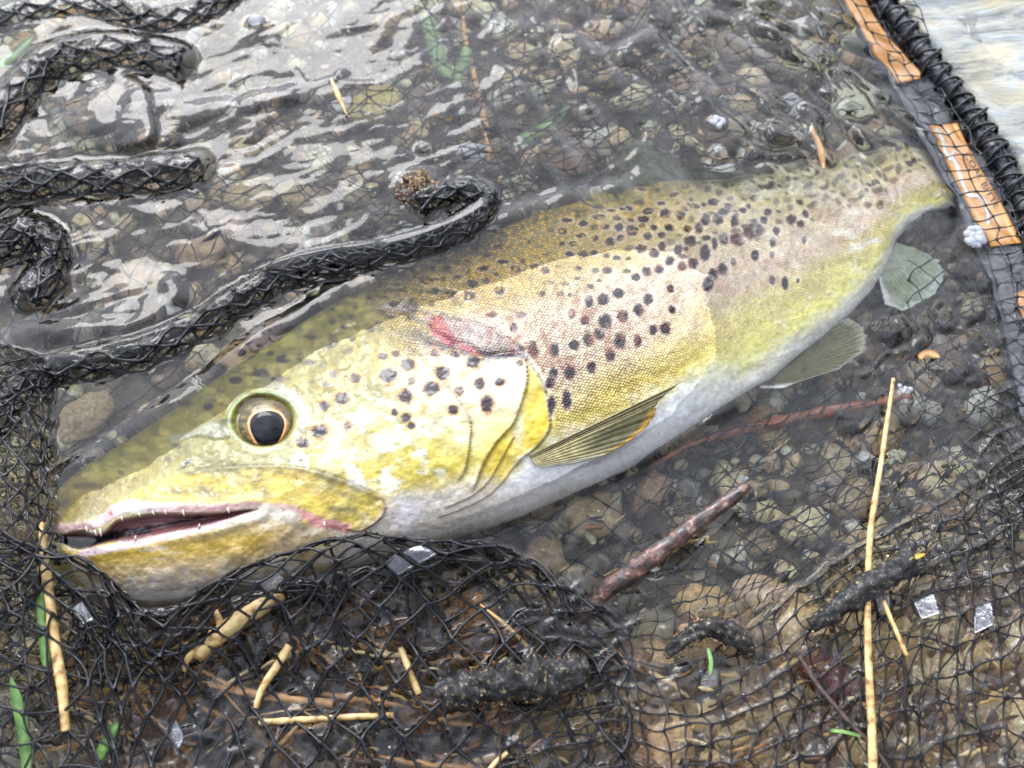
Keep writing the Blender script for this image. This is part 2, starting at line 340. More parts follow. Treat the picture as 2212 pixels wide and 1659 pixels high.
SUBOP = c5([(1140, 660), (1160, 700), (1230, 800), (1270, 900), (1290, 1040), (1285, 1120), (1220, 1210), (1120, 1290), (1080, 1340)])
OPTOP = c5([(400, 395), (470, 500), (520, 560), (600, 595), (740, 620), (800, 645), (880, 665), (980, 650), (1100, 640), (1130, 655)])
BR1 = c5([(1075, 1150), (1020, 1250), (960, 1360), (900, 1450), (800, 1530), (640, 1600)])
BR2 = c5([(1120, 1300), (1050, 1370), (1000, 1440), (900, 1530), (760, 1600), (600, 1660)])
WOUND = c5([(560, 425), (620, 418), (655, 470), (700, 530), (715, 590), (650, 600), (600, 560), (545, 490)])
WOUND2 = c5([(730, 585), (800, 600), (860, 640), (800, 650), (740, 610)])
SKINFOLD = c5([(380, 370), (520, 395), (640, 405), (760, 440), (900, 490), (1030, 560), (1120, 650), (900, 655), (760, 600), (640, 560), (540, 480), (430, 420)])
R = np.zeros_like(FX)
def edge(poly, high_right, A, wA, B, wB, lo=0, hi=1):
    d, s, al = pdist(FX, FY, smooth_poly(poly, 60)); s = -s if high_right else s
    fade = sstep(lo, lo+.06, al)*sstep(hi, hi-.06, al) if True else 1
    g = np.where(s > 0, A*np.exp(-d/wA), -B*np.exp(-(d/wB)))
    ends = (al <= 0.0005) | (al >= .9995)
    return g*fade, d, s, al
e1, dP, sP, aP = edge(PREOP, True, 1.0, 60, .7, 9); R += e1
e2, dO, sO, aO = edge(OPER, True, 1.1, 45, .7, 9); R += e2
e3, dS, sS, aS = edge(SUBOP, True, .9, 40, 1.0, 9); R += e3
e4, dT, sT, aT = edge(OPTOP, True, .3, 30, .6, 6); R += e4
e5, dB, sB, aB = edge(BR1, True, .6, 20, .6, 6); R += e5
e6, dB2, sB2, aB2 = edge(BR2, True, .5, 20, .5, 6); R += e6
e7, dM, sM, aM = edge(MAX_TOP, True, 1.0, 34, .55, 8); R += e7
e8, dM2, sM2, aM2 = edge(MAX_END, True, .9, 30, .6, 7); R += e8
sdm = sdpoly(FX, FY, smooth_poly(MOUTH, 120, True))
R -= 5.5*sstep(-2, 14, sdm)
R += 1.0*np.exp(-((sdm+16)/13)**2)*(FX < 640)                # lips swell along the gape
EYE = (566.0, 905.0)
er = np.hypot((FX-EYE[0]-3)/65, (FY-EYE[1]-4)/54)
R -= 2.2*sstep(1.08, .86, er)
rim = np.exp(-((er-1.16)/.10)**2)*sstep(.30, -.25, (FY-EYE[1])/58*.8+(FX-EYE[0])/70*.15-.1)
R += .9*rim
R += .35*np.exp(-((er-1.25)/.2)**2)
sdw = sdpoly(FX, FY, smooth_poly(SKINFOLD, 80, True)); R += .7*sstep(0, 18, sdw)-.5*np.exp(-(sdw/5)**2)
sdW1 = sdpoly(FX, FY, smooth_poly(WOUND, 60, True)); sdW2 = sdpoly(FX, FY, smooth_poly(WOUND2, 40, True)); R += .5*sstep(-2, 9, np.maximum(sdW1, sdW2))
# nostril flap before the eye, soft unevenness, groove shaping the dark refraction line at the flank's waterline
NOS = c4([(1030, 1150), (1120, 1140), (1220, 1090), (1330, 1060), (1420, 1150), (1330, 1180), (1220, 1160), (1100, 1200), (1040, 1200)])
sdn = sdpoly(FX, FY, smooth_poly(NOS, 50, True)); R += .8*sstep(-3, 8, sdn)
R += (fbm(FX/46, FY/46, 3, 4)-.5)*1.8+(fbm(FX/9, FY/9, 9, 3)-.5)*.30
WATERLINE = [(1470, 600), (1520, 650), (1570, 700), (1600, 760), (1620, 800)]
dc, scr, alc = pdist(FX, FY, smooth_poly(WATERLINE, 40)); R -= 1.3*np.exp(-(dc/30)**2)
rimf = sstep(0, .06, VVv)*sstep(1, .95, VVv)*sstep(0, .3, UU)
FZ = FZ+R*rimf
# --- colours (skin tones, submerged rear lifted against dim light, exposed head lowered against glare)
def mixc(C, c, m): return C+(lin(c)-C)*np.clip(m, 0, 1)[..., None]
def band(stops, x):
    xs = [s[0] for s in stops]; cs = np.array([lin(s[1]) for s in stops])
    return np.stack([np.interp(x, xs, cs[:, k]) for k in range(3)], -1)
nz1 = fbm(FX/60, FY/60, 21, 4)-.5; nz2 = fbm(FX/22, FY/22, 31, 4)-.5; nz3 = fbm(FX/7, FY/7, 41, 3)-.5
vj = np.clip(VVv+nz1*.10+nz2*.05, 0, 1)
head = band([(0, (94, 88, 36)), (.14, (116, 106, 46)), (.25, (134, 124, 62)), (.34, (150, 142, 94)), (.55, (208, 204, 164)), (.72, (198, 182, 92)), (.85, (192, 170, 74)), (1, (172, 162, 140))], vj)
flank = band([(0, (112, 108, 70)), (.12, (156, 142, 86)), (.24, (178, 164, 112)), (.38, (204, 194, 168)), (.56, (210, 198, 172)), (.66, (204, 192, 140)), (.75, (206, 190, 106)), (.82, (220, 214, 176)), (.86, (234, 234, 226)), (1, (240, 240, 240))], vj)
rear = band([(0, (140, 140, 108)), (.14, (186, 176, 130)), (.34, (208, 196, 162)), (.52, (214, 196, 170)), (.66, (216, 204, 138)), (.84, (226, 218, 134)), (.93, (224, 220, 200)), (1, (226, 224, 216))], vj)
C = head; k = sstep(8.6, 10.2, UU+nz1*.8)[..., None]; C = C*(1-k)+flank*k
k = sstep(14.3, 16.2, UU+(VVv-.5)*1.0+nz1)[..., None]; C = C*(1-k)+rear*k
# cheek and gill-cover patches
yel = sstep(.02, .16, fbm(FX/48, FY/34, 55, 4)-.46+.16*sstep(850, 1000, FY))
headm = sstep(10.2, 8.8, UU)
C = mixc(C, (206, 184, 88), sstep(-.02, .3, fbm(FX/48, FY/34, 55, 5)-.44+.16*sstep(850, 1000, FY))*headm*sstep(.40, .55, VVv)*.85)
C = mixc(C, (230, 230, 218), sstep(.02, .22, -(fbm(FX/38, FY/30, 77, 4)-.5))*headm*sstep(.38, .5, VVv)*sstep(.85, .7, VVv)*.8)
# gill membrane and throat
inside_sub = (sO < 0) & (dO < 70) & (FY > 760) & (FX > 960) & (FX < 1200) & (sS > 0)
C = mixc(C, (208, 180, 62), inside_sub*.75*sstep(0, 8, dS))
C = mixc(C, (196, 196, 170), np.exp(-(np.hypot((FX-1120)/12, (FY-925)/45))**2)*.8)
thr = sstep(1010, 1075, FY+nz2*40)*sstep(.72, .84, VVv)*sstep(640, 760, FX)
C = mixc(C, (214, 206, 196), thr*.85)
# maxilla: gold; lip: pink white; lower jaw: gold then greyish pink below
MAXP = cm([(330, 330), (520, 220), (640, 150), (800, 90), (1000, 60), (1400, 35), (1600, 48), (1900, 140), (2100, 240), (2122, 290), (2040, 400), (1960, 438), (1840, 420), (1640, 330), (1500, 280), (1100, 270), (700, 270), (500, 300)])
sdx = sdpoly(FX, FY, smooth_poly(MAXP, 120, True))
C = mixc(C, (184, 160, 78), sstep(-2, 8, sdx)*(.85+nz2)); C = mixc(C, (216, 196, 100), sstep(0, 10, sdx)*sstep(-.05, .3, fbm(FX/60, FY/22, 91, 5)-.46)*.8)
C = mixc(C, (128, 118, 78), sstep(0, 10, sdx)*sstep(-.02, .3, fbm(FX/40, FY/20, 99, 5)-.5)*.8)
C = mixc(C, (108, 100, 66), sstep(0, 6, sdx)*sstep(22, 2, dM+nz2*10)*.5)
snout = sstep(300, 170, FX+nz2*60); C = mixc(C, (112, 96, 44), snout*sstep(1010, 1050, FY)*sstep(1150, 1100, FY)*.85)
lj = (FY > 1100+(-(FX-500))*.14) & (FX < 760)
ld = sdpoly(FX, FY, cm([(60, 510), (250, 560), (560, 505), (960, 425), (1240, 345), (1350, 306), (1560, 360), (1750, 410), (1960, 440), (2100, 420), (2200, 520), (2200, 980), (60, 980)]))
gj = sstep(0, 8, ld); yj = (FY-(1190-(FX-200)*.10))/60.0
C = mixc(C, (178, 158, 128), gj*.9*sstep(760, 640, FX)); C = mixc(C, (180, 152, 66), gj*sstep(640, 560, FX+yj*40)*np.exp(-((yj-.25)/.5)**2)*.95)
C = mixc(C, (170, 160, 148), gj*sstep(.9, 1.5, yj+nz2)*sstep(700, 600, FX)*.9)
C = mixc(C, (232, 220, 196), gj*sstep(.05, .3, fbm(FX/60+FY/40, FY/16, 13, 5)-.48)*.5)
LIP = cm([(130, 420), (250, 420), (360, 380), (470, 310), (560, 280), (700, 295), (1000, 300), (1300, 285), (1500, 300), (1600, 330), (1720, 385), (1880, 415)])
dl, _, all_ = pdist(FX, FY, smooth_poly(LIP, 60)); C = mixc(C, (196, 164, 156), sstep(15, 5, dl+nz3*12)); C = mixc(C, (190, 116, 112), sstep(14, 4, dl+nz3*10)*sstep(.72, .86, all_)*.7)
C = mixc(C, (206, 196, 200), sstep(17, 7, dl+nz3*10)*np.exp(-((all_-.27)/.09)**2)*.8); C = mixc(C, (150, 60, 60), np.exp(-(np.hypot(FX-239, FY-1109)/6)**2))
LLIP = cm([(260, 575), (420, 545), (600, 505), (800, 460), (1000, 412), (1200, 355), (1400, 325), (1560, 350)])
dl2, _, al2 = pdist(FX, FY, smooth_poly(LLIP, 60)); C = mixc(C, (190, 170, 172), sstep(12, 4, dl2+nz3*10)); C = mixc(C, (206, 196, 176), sstep(22, 10, dl2)*sstep(.6, .8, al2)*.8)
C = mixc(C, (140, 104, 104), sstep(0, 6, sdm)); dk_, _, _ = pdist(FX, FY, cm([(60, 470), (250, 525), (420, 470), (560, 440), (700, 425), (850, 392), (1000, 360)]))
C = mixc(C, (20, 18, 20), sstep(11, 4, dk_+nz3*8)*(sdm > 0)); dk2, _, _ = pdist(FX, FY, cm([(700, 440), (960, 390), (1130, 345), (1280, 318)])); C = mixc(C, (128, 90, 88), sstep(10, 5, dk2)*(sdm > 2))
# thin dark seams of the head plates
for d_, s_, m_, w_, c_ in ((dP, sP, .55, 5, (110, 96, 50)), (dO, sO, .7, 4, (120, 96, 40)), (dS, sS, .8, 4, (80, 66, 40)), (dB, sB, .55, 3, (120, 104, 60)), (dB2, sB2, .5, 3, (130, 116, 86)), (dM, sM, .75, 4.5, (84, 76, 56)), (dM2, sM2, .7, 4, (128, 84, 62))):
    C = mixc(C, c_, np.exp(-(d_/w_)**2)*m_*(.7+nz3))
C = mixc(C, (40, 42, 52), sstep(20, 6, dT+nz3*12)*.85*sstep(.12, .3, aT)); C = mixc(C, (74, 76, 66), np.exp(-(np.hypot((FX-895)/24, (FY-722)/16))**2)*.8)
# torn skin and flesh
C = mixc(C, (180, 168, 164), sstep(-3, 8, sdw+nz3*8)*.85); C = mixc(C, (66, 66, 74), np.exp(-((sdw+nz2*16)/3.5)**2)*.7); C = mixc(C, (120, 112, 110), sstep(2, 12, sdw)*sstep(.02, .16, nz2)*.7); C = mixc(C, (150, 146, 124), sstep(6, 22, sdw)*sstep(1000, 1060, FX)*.6)
C = mixc(C, (168, 82, 94), sstep(-3, 5, np.maximum(sdW1, sdW2)+nz3*6)*.95); C = mixc(C, (134, 44, 56), sstep(2, 9, np.maximum(sdW1, sdW2))*sstep(0, .15, nz3)*.8); C = mixc(C, (170, 34, 48), np.exp(-(np.hypot(FX-938, FY-700)/6)**2))
# round the eye
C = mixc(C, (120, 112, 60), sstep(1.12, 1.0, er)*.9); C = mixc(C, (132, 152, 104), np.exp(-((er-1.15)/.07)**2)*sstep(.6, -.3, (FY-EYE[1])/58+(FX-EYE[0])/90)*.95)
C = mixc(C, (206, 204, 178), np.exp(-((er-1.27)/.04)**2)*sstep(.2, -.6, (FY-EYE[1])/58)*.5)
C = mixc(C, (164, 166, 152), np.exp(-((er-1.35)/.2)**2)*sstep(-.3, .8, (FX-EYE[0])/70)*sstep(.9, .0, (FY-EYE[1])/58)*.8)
C = mixc(C, (140, 142, 120), sstep(-3, 6, sdn)*.8)
wet = c4([(930, 1300), (1060, 1200), (1250, 1150), (1420, 1260), (1500, 1400), (1300, 1420), (1180, 1290)]); C = mixc(C, (126, 122, 78), sstep(-8, 14, sdpoly(FX, FY, wet))*.7)
# pale soft blotches
for (bx, by, rx, ry, a_) in ((882, 1112, 30, 40, .8), (1165, 1022, 34, 26, .7), (860, 662, 40, 12, .7), (1040, 700, 60, 18, .4)):
    C = mixc(C, (218, 214, 216), np.exp(-np.hypot((FX-bx+nz2*50)/rx, (FY-by+nz2*50)/ry)**2.5)*a_)
C = mixc(C, (128, 140, 76), sstep(1.1, .8, np.hypot((FX-873)/24, (FY-900)/22)+nz2)*.8)
# --- spots
sp5 = [(265, 665, 32, 22, 1), (340, 650, 28, 20, .8), (415, 715, 34, 30, 1), (95, 800, 38, 28, .9), (293, 780, 52, 40, 1), (440, 820, 22, 22, .8), (560, 865, 52, 38, 1), (405, 910, 34, 32, 1), (20, 930, 30, 28, .9),
       (335, 1010, 20, 24, .9), (405, 1040, 22, 24, 1), (440, 1090, 22, 20, .9), (290, 912, 14, 14, .4), (510, 995, 20, 30, .35), (695, 995, 32, 30, 1), (580, 645, 28, 26, 1), (712, 655, 30, 24, 1), (818, 697, 34, 32, 1),
       (632, 770, 36, 34, 1), (735, 878, 30, 26, .8), (858, 830, 34, 38, 1), (978, 822, 32, 30, 1), (902, 960, 36, 46, 1), (1103, 705, 22, 22, 1), (45, 1095, 22, 22, .6), (800, 975, 28, 20, .35), (755, 780, 24, 20, .3)]
sp4 = [(2050, 775, 30, 26, .7), (2000, 840, 26, 24, .7), (2180, 800, 30, 28, .8), (2100, 925, 36, 34, 1), (1990, 970, 34, 32, 1), (1960, 1125, 38, 30, 1), (1860, 1195, 34, 28, 1), (2135, 1095, 26, 24, .5)]
sp4d = [(1735, 685, 34, 16, 1), (1600, 772, 36, 18, 1), (1695, 795, 36, 20, 1), (1895, 700, 34, 20, 1), (1445, 815, 30, 20, 1), (1135, 955, 34, 16, .9), (1280, 980, 26, 22, 1), (1665, 650, 26, 16, .9), (1910, 555, 30, 14, .9), (2030, 600, 26, 14, .9), (1500, 750, 30, 14, .6), (1330, 880, 24, 12, .6)]
sp5b = [(1185, 625, 32, 46), (1315, 632, 30, 42), (1440, 595, 30, 34), (1525, 558, 26, 36), (1595, 520, 26, 36), (1630, 455, 30, 32), (1735, 420, 26, 28), (1835, 380, 24, 32), (1895, 312, 26, 32), (1710, 278, 28, 28), (1615, 315, 26, 26),
        (1720, 572, 28, 38), (1830, 572, 22, 34), (1925, 505, 24, 34), (2000, 490, 24, 28), (2040, 380, 22, 24), (1660, 655, 24, 36), (1545, 735, 26, 38), (1410, 765, 28, 40), (1310, 770, 26, 40), (1290, 830, 24, 30), (1300, 955, 20, 52),
        (1392, 930, 26, 50), (1070, 488, 26, 30), (1420, 405, 22, 32), (1505, 445, 20, 18), (1530, 330, 22, 28), (2030, 250, 20, 24), (1820, 180, 24, 22), (1885, 145, 24, 22), (1960, 130, 24, 22), (980, 260, 30, 24), (790, 295, 34, 20),
        (680, 285, 30, 20), (570, 270, 36, 20), (720, 190, 26, 16), (1080, 130, 28, 18), (1190, 115, 26, 18), (1260, 140, 22, 16), (1410, 40, 24, 14), (1560, 30, 24, 14), (345, 230, 30, 14), (535, 200, 34, 18), (930, 410, 30, 16), (1110, 410, 26, 16),
        (880, 130, 26, 14), (1000, 90, 28, 12), (650, 130, 28, 12), (800, 80, 26, 12), (1640, 140, 24, 18), (1700, 60, 24, 14)]
spF = [(160, 445, 30, 20), (265, 400, 34, 14), (145, 525, 28, 18), (240, 545, 24, 20), (350, 570, 30, 24), (310, 465, 26, 18), (405, 470, 24, 22), (390, 405, 30, 18), (415, 545, 24, 20), (490, 415, 28, 16), (500, 490, 30, 26), (580, 408, 30, 22),
       (605, 530, 28, 28), (560, 615, 30, 26), (650, 645, 28, 24), (700, 520, 24, 22), (705, 595, 22, 26), (755, 460, 34, 24), (725, 375, 28, 24), (830, 385, 24, 24), (860, 345, 22, 16), (815, 620, 26, 36), (760, 700, 30, 34), (845, 735, 24, 24),
       (955, 465, 28, 34), (900, 555, 30, 30), (920, 715, 26, 28), (1005, 645, 30, 46), (1070, 580, 20, 42), (1003, 415, 24, 26), (1100, 410, 28, 28), (1135, 545, 24, 32), (1230, 550, 32, 34), (1205, 430, 24, 32), (1135, 365, 24, 20), (1160, 325, 24, 20),
       (1060, 295, 26, 18), (990, 312, 24, 16), (925, 328, 28, 18), (1310, 500, 30, 38), (1380, 485, 26, 32), (1495, 495, 22, 30), (1465, 565, 16, 26), (1350, 660, 20, 30), (1465, 655, 12, 18), (1200, 700, 18, 28), (1120, 755, 26, 34), (1055, 795, 22, 34),
       (1020, 860, 26, 34), (1465, 830, 14, 24), (1555, 850, 18, 36), (1645, 835, 12, 16), (1685, 555, 14, 28), (1410, 420, 24, 26), (1300, 320, 22, 20), (1600, 410, 24, 26), (1665, 440, 24, 24), (1700, 370, 24, 26), (1440, 360, 22, 20), (1260, 355, 24, 24),
       (50, 420, 30, 14), (20, 500, 26, 18), (485, 330, 26, 16), (610, 355, 26, 16), (700, 310, 30, 16), (780, 250, 22, 14), (560, 215, 26, 12), (350, 355, 30, 12), (430, 340, 26, 12), (650, 470, 20, 16), (570, 455, 20, 16), (880, 470, 22, 20), (90, 585, 28, 14), (1180, 265, 20, 16)]
sp3 = [(700, 1230), (810, 1150), (870, 1155), (910, 1135), (1060, 1120), (1090, 1080), (1230, 1120), (1320, 1060), (1370, 1080), (1310, 1170), (1360, 1175), (1240, 1060), (985, 1220), (1170, 1150), (1210, 1205), (1140, 1270), (1250, 1255), (1320, 1255), (760, 1165), (780, 1270), (1440, 1040), (1000, 1120), (1420, 980), (1060, 1250)]
SPOTS = [(734.4+x*.3516, 535.7+y*.3516, rx*.40, ry*.40, a_, 1) for x, y, rx, ry, a_ in sp5]+[(x*.3516, 535.7+y*.3516, rx*.40, ry*.40, a_, 1) for x, y, rx, ry, a_ in sp4]
SPOTS += [(x*.3516, 535.7+y*.3516, rx*.45, ry*.45, a_, 0) for x, y, rx, ry, a_ in sp4d]+[(734.4+x*.3516, 535.7+y*.3516, rx*.41, ry*.40, 1, 2) for x, y, rx, ry in sp5b]
SPOTS += [(1209.6+x*.3125, 345.6+y*.3125, rx*.37, ry*.36, 1, 2) for x, y, rx, ry in spF]+[(1434.2+x*.3516, y*.3516, 6.5, 9, .7, 3) for x, y in sp3]
rs = np.random.default_rng(5)
for _ in range(1600):                                       # small spots crowding the back
    u_ = rs.uniform(8.5, 22); v_ = rs.uniform(.01, .34 if u_ > 12 else .16)
    s2 = catmull(ST_, t=[u_])[0]; x_, y_ = s2[0]+(s2[1]-s2[0])*v_
    if all(((x_-s[0])/1.0)**2+((y_-s[1]))**2 > (22-5*(u_ > 15))**2 for s in SPOTS): SPOTS.append((x_, y_, rs.uniform(5.5, 10.5), rs.uniform(4, 7), rs.uniform(.6, 1), 3))
    if len(SPOTS) > 430: break
scaly = sstep(9.0, 9.6, UU)*((sS < 0) | (FX > 1190) | (FY < 770))*sstep(.88, .70, VVv)*(1-.45*sstep(12.6, 14.6, UU+(.5-VVv)))*sstep(6, 14, dS+12*(FX > 1200))
rough_n = fbm(FX/5, FY/5, 61, 3)-.5
for (sx, sy, rx, ry, a_, kind) in SPOTS:
    mrg = max(rx, ry)*2.6
    sel = np.nonzero((np.abs(FX-sx) < mrg) & (np.abs(FY-sy) < mrg))
    if len(sel[0]) == 0: continue
    X, Y = FX[sel], FY[sel]; r_ = np.hypot((X-sx)/rx, (Y-sy)/ry)*(1+.16*math.sin(sx*7))+rough_n[sel]*.6+(nz2[sel]*.35)
    c_ = C[sel]
    if kind == 1:
        c_ = c_+(lin((204, 158, 92))-c_)*(sstep(1.5, 1.1, r_)*.6*a_)[:, None]
        col = lin((38, 18, 20)) if a_ > .45 else lin((190, 140, 60))
        c_ = c_+(col-c_)*(sstep(1.22, .72, r_)*min(1, a_+.1))[:, None]
    elif kind == 2:
        c_ = c_+(lin((232, 222, 200))-c_)*(sstep(1.9, 1.2, r_)*.40)[:, None]
        c_ = c_+(lin((112, 66, 52))-c_)*(sstep(1.35, 1.05, r_)*.6)[:, None]; c_ = c_+(lin((26, 18, 26))-c_)*(sstep(1.12, .8, r_)*a_)[:, None]
    else:
        c_ = c_+(lin((34, 24, 18))-c_)*(sstep(1.3, .7, r_)*a_)[:, None]
    C[sel] = c_
# gold flecks on the upper flank, dark freckles on the gill cover, pale mottling
C = mixc(C, (206, 170, 74), scaly*sstep(.34, .12, VVv)*sstep(9, 11, UU)*sstep(17, 15, UU)*sstep(.05, .2, fbm(FX/5.5, FY/5.5, 8, 2)-.5)*.95)
C = mixc(C, (150, 140, 76), sstep(0, .2, fbm(FX/30, FY/18, 44, 5)-.52)*sstep(.3, .2, VVv)*sstep(11, 9, UU)*.7); C = mixc(C, (52, 46, 22), sstep(.02, .2, fbm(FX/24, FY/14, 45, 5)-.52)*sstep(.28, .18, VVv)*sstep(12, 10, UU)*.7)
C = mixc(C, (150, 96, 76), scaly*sstep(.06, .2, fbm(FX/16, FY/26, 88, 3)-.48)*sstep(.2, .35, VVv)*sstep(.66, .55, VVv)*.55)
C = mixc(C, (232, 228, 214), sstep(15, 17, UU)*sstep(.05, .2, fbm(FX/26, FY/12, 19, 4)-.52)*.35)
C = mixc(C, (228, 228, 214), sstep(.10, .2, fbm(FX/26+FY/60, FY/20, 17, 3)-.52)*np.exp(-(np.hypot((FX-1850)/80, (FY-515)/40))**2)*.9)
C = mixc(C, (60, 44, 30), headm*sstep(.20, .24, fbm(FX/3.2, FY/3.2, 5, 1)-.72)*.8)
C = C*(1+nz2[..., None]*.45*sstep(.95, .8, VVv)[..., None])*(1+(fbm(FX/3, FY/3, 71, 2)-.5)[..., None]*.30)
_l = C.mean(-1, keepdims=True); C = np.clip(_l+(C-_l)*1.12, 0, 1)*(.92-.16*(headm*sstep(.25, .45, VVv))[..., None])  # exposed head dimmed in its colour to counter overexposure
C = np.clip(C*(1+nz3[..., None]*.40), .004, .80)
# --- positions: top side as seen, underside rounded in below it
top = P(FX, FY, FZ*.001)
NL = 26; th = np.linspace(0, 1, NL+2)[1:-1]                                  # from the belly rim round to the back rim
ax = top[:, 0]; bx = top[:, -1]
low = bx[:, None]+(ax-bx)[:, None]*((1-np.cos(np.pi*th))/2)[None, :, None]
mid = np.linalg.norm((bx-ax)[:, :2], axis=1); low[..., 2] -= (np.minimum(.0165, mid*.22))[:, None]*np.sin(np.pi*th)[None]
low[..., 2] = np.maximum(low[..., 2], -.0405)
Vf = np.concatenate([top, low], 1); NT = NV+NL
cf = np.concatenate([C, np.broadcast_to(C[:, -1:], (NU, NL, 3))], 1)
sc_ = np.concatenate([scaly, np.zeros((NU, NL))], 1)
Ls = np.r_[0, np.cumsum(np.linalg.norm(np.diff(top[:, NV//2], axis=0), axis=1))]*1000
wid = np.linalg.norm(top[:, -1]-top[:, 0], axis=1)*1000
su = Ls[:, None]*np.ones(NV); sv = (VVv-.5)*wid[:, None]
sm_ = np.stack([su/1.75+sv/1.4+.25*np.sin(sv/6), su/1.75-sv/1.4+.25*np.sin(su/7), np.zeros_like(su)], -1); sm_ = np.concatenate([sm_, np.zeros((NU, NL, 3))], 1)
def closed(A, pos=False):
    """rounded, closed ends: the first and last rings shrink to a point"""
    def sh(r, k): return r if not pos else r.mean(0)+(r-r.mean(0))*k
    return np.concatenate([[sh(A[0], .01)], [sh(A[0], .75)], A, [sh(A[-1], .7)], [sh(A[-1], .01)]])
Vf = closed(Vf, True); Vf[0, :, 0] -= .0012; Vf[1, :, 0] -= .0006; cf = closed(cf); sc_ = closed(sc_); sm_ = closed(sm_)
trout = tag(empty('brown_trout', tuple(P(1100, 900, -.01))), 'large spotted brown trout lying on its side in the net with its mouth ajar', 'fish')
bpy.context.view_layer.update()
def under(o, root):
    o.parent = root; o.matrix_parent_inverse = root.matrix_world.inverted(); return o
body = under(mesh_obj('body', Vf.reshape(-1, 3), gridF(NU+4, NT, True), M_fish, None, cf.reshape(-1, 3), True, {'scaly': sc_.ravel(), 'scale_map': sm_.reshape(-1, 3)}), trout)
# height of the finished skin at a photo point
from math import hypot
_cx = FX[::6, ::6].ravel(); _cy = FY[::6, ::6].ravel(); _cz = FZ[::6, ::6].ravel()
def skin_z(x, y):
    x = np.atleast_1d(np.asarray(x, float)); y = np.atleast_1d(np.asarray(y, float)); r_ = np.empty(x.shape)
    for k in range(x.size):
        r_.flat[k] = _cz[np.argmin((_cx-x.flat[k])**2+(_cy-y.flat[k])**2)]
    return r_*.001
# eye
nr, na = 60, 120
rr = np.linspace(0, 1, nr)[:, None]*np.ones(na); an = np.linspace(0, 2*np.pi, na, endpoint=False)[None]*np.ones((nr, 1))
ex = EYE[0]+7+rr*59*np.cos(an); ey = EYE[1]+10+rr*50*np.sin(an)
ez0 = float(skin_z(EYE[0]+80, EYE[1]+10)[0]); pz = np.hypot((ex-577)/44, (ey-925)/40)
ez = ez0*1000-1.9+3.2*np.sqrt(1-.85*rr**2)-1.5*.39+.35*sstep(1.05, .7, pz)
pa = np.arctan2(ey-925, ex-577); pr = np.hypot(ex-577, ey-925)/(38*(1+.07*np.cos(3*(pa+.55))-.05*np.cos(2*pa)))
Ce = np.tile(lin((84, 76, 46)), ex.shape+(1,)).reshape(ex.shape+(3,))
ns = fbm(ex/9, ey/9, 4, 4)-.5; nray = fbm(pa*9, pr*1.5, 6, 3)-.5
Ce = mixc(Ce, (122, 112, 68), sstep(0, .16, ns)*.8); Ce = mixc(Ce, (56, 52, 46), sstep(0, .2, -ns)*.6); Ce = mixc(Ce, (62, 58, 60), np.exp(-(np.hypot((ex-615)/14, (ey-900)/14))**2)*.8)
Ce = mixc(Ce, (186, 112, 62), sstep(1.26, 1.06, pr+nray*.35)*.85); Ce = mixc(Ce, (236, 176, 122), np.exp(-((pr-1.07)/.06)**2)*.95); Ce = mixc(Ce, (4, 5, 8), sstep(1.035, .985, pr))
Ce = mixc(Ce, (78, 62, 34), sstep(.86, 1.0, rr)*.9)
under(mesh_obj('eye', P(ex, ey, ez*.001).reshape(-1, 3), gridF(nr, na, True), M_eye, None, Ce.reshape(-1, 3)), trout)
# teeth
def cone(p, q_, r):
    d = q_-p; pts = np.array([p, p+d*.5, q_]); return tube(pts, [r, r*.7, r*.12], 6)
parts = []
for k, (x, y, l) in enumerate([(186, 1142, 14), (205, 1150, 12), (216, 1146, 22), (262, 1120, 9), (300, 1112, 8), (330, 1108, 8), (356, 1106, 9), (395, 1106, 15), (492, 1101, 14), (700, 1132, 14)]):
    z0 = float(skin_z(x, y-10)[0]); parts.append(cone(P(x, y-4, z0), P(x+3, y+l*.6, z0+.0003), .0005))
for k, (x, y, l) in enumerate([(292, 1160, 10), (430, 1134, 9)]):
    z0 = float(skin_z(x, y+12)[0]); parts.append(cone(P(x, y+6, z0), P(x+1, y-l*.4, z0+.0004), .0005))
Vt, Ft = join(parts); o = mesh_obj('teeth', Vt, Ft, M_flesh, None, np.tile(lin((196, 168, 156)), (len(Vt), 1))); o['kind'] = 'stuff'; under(o, trout)
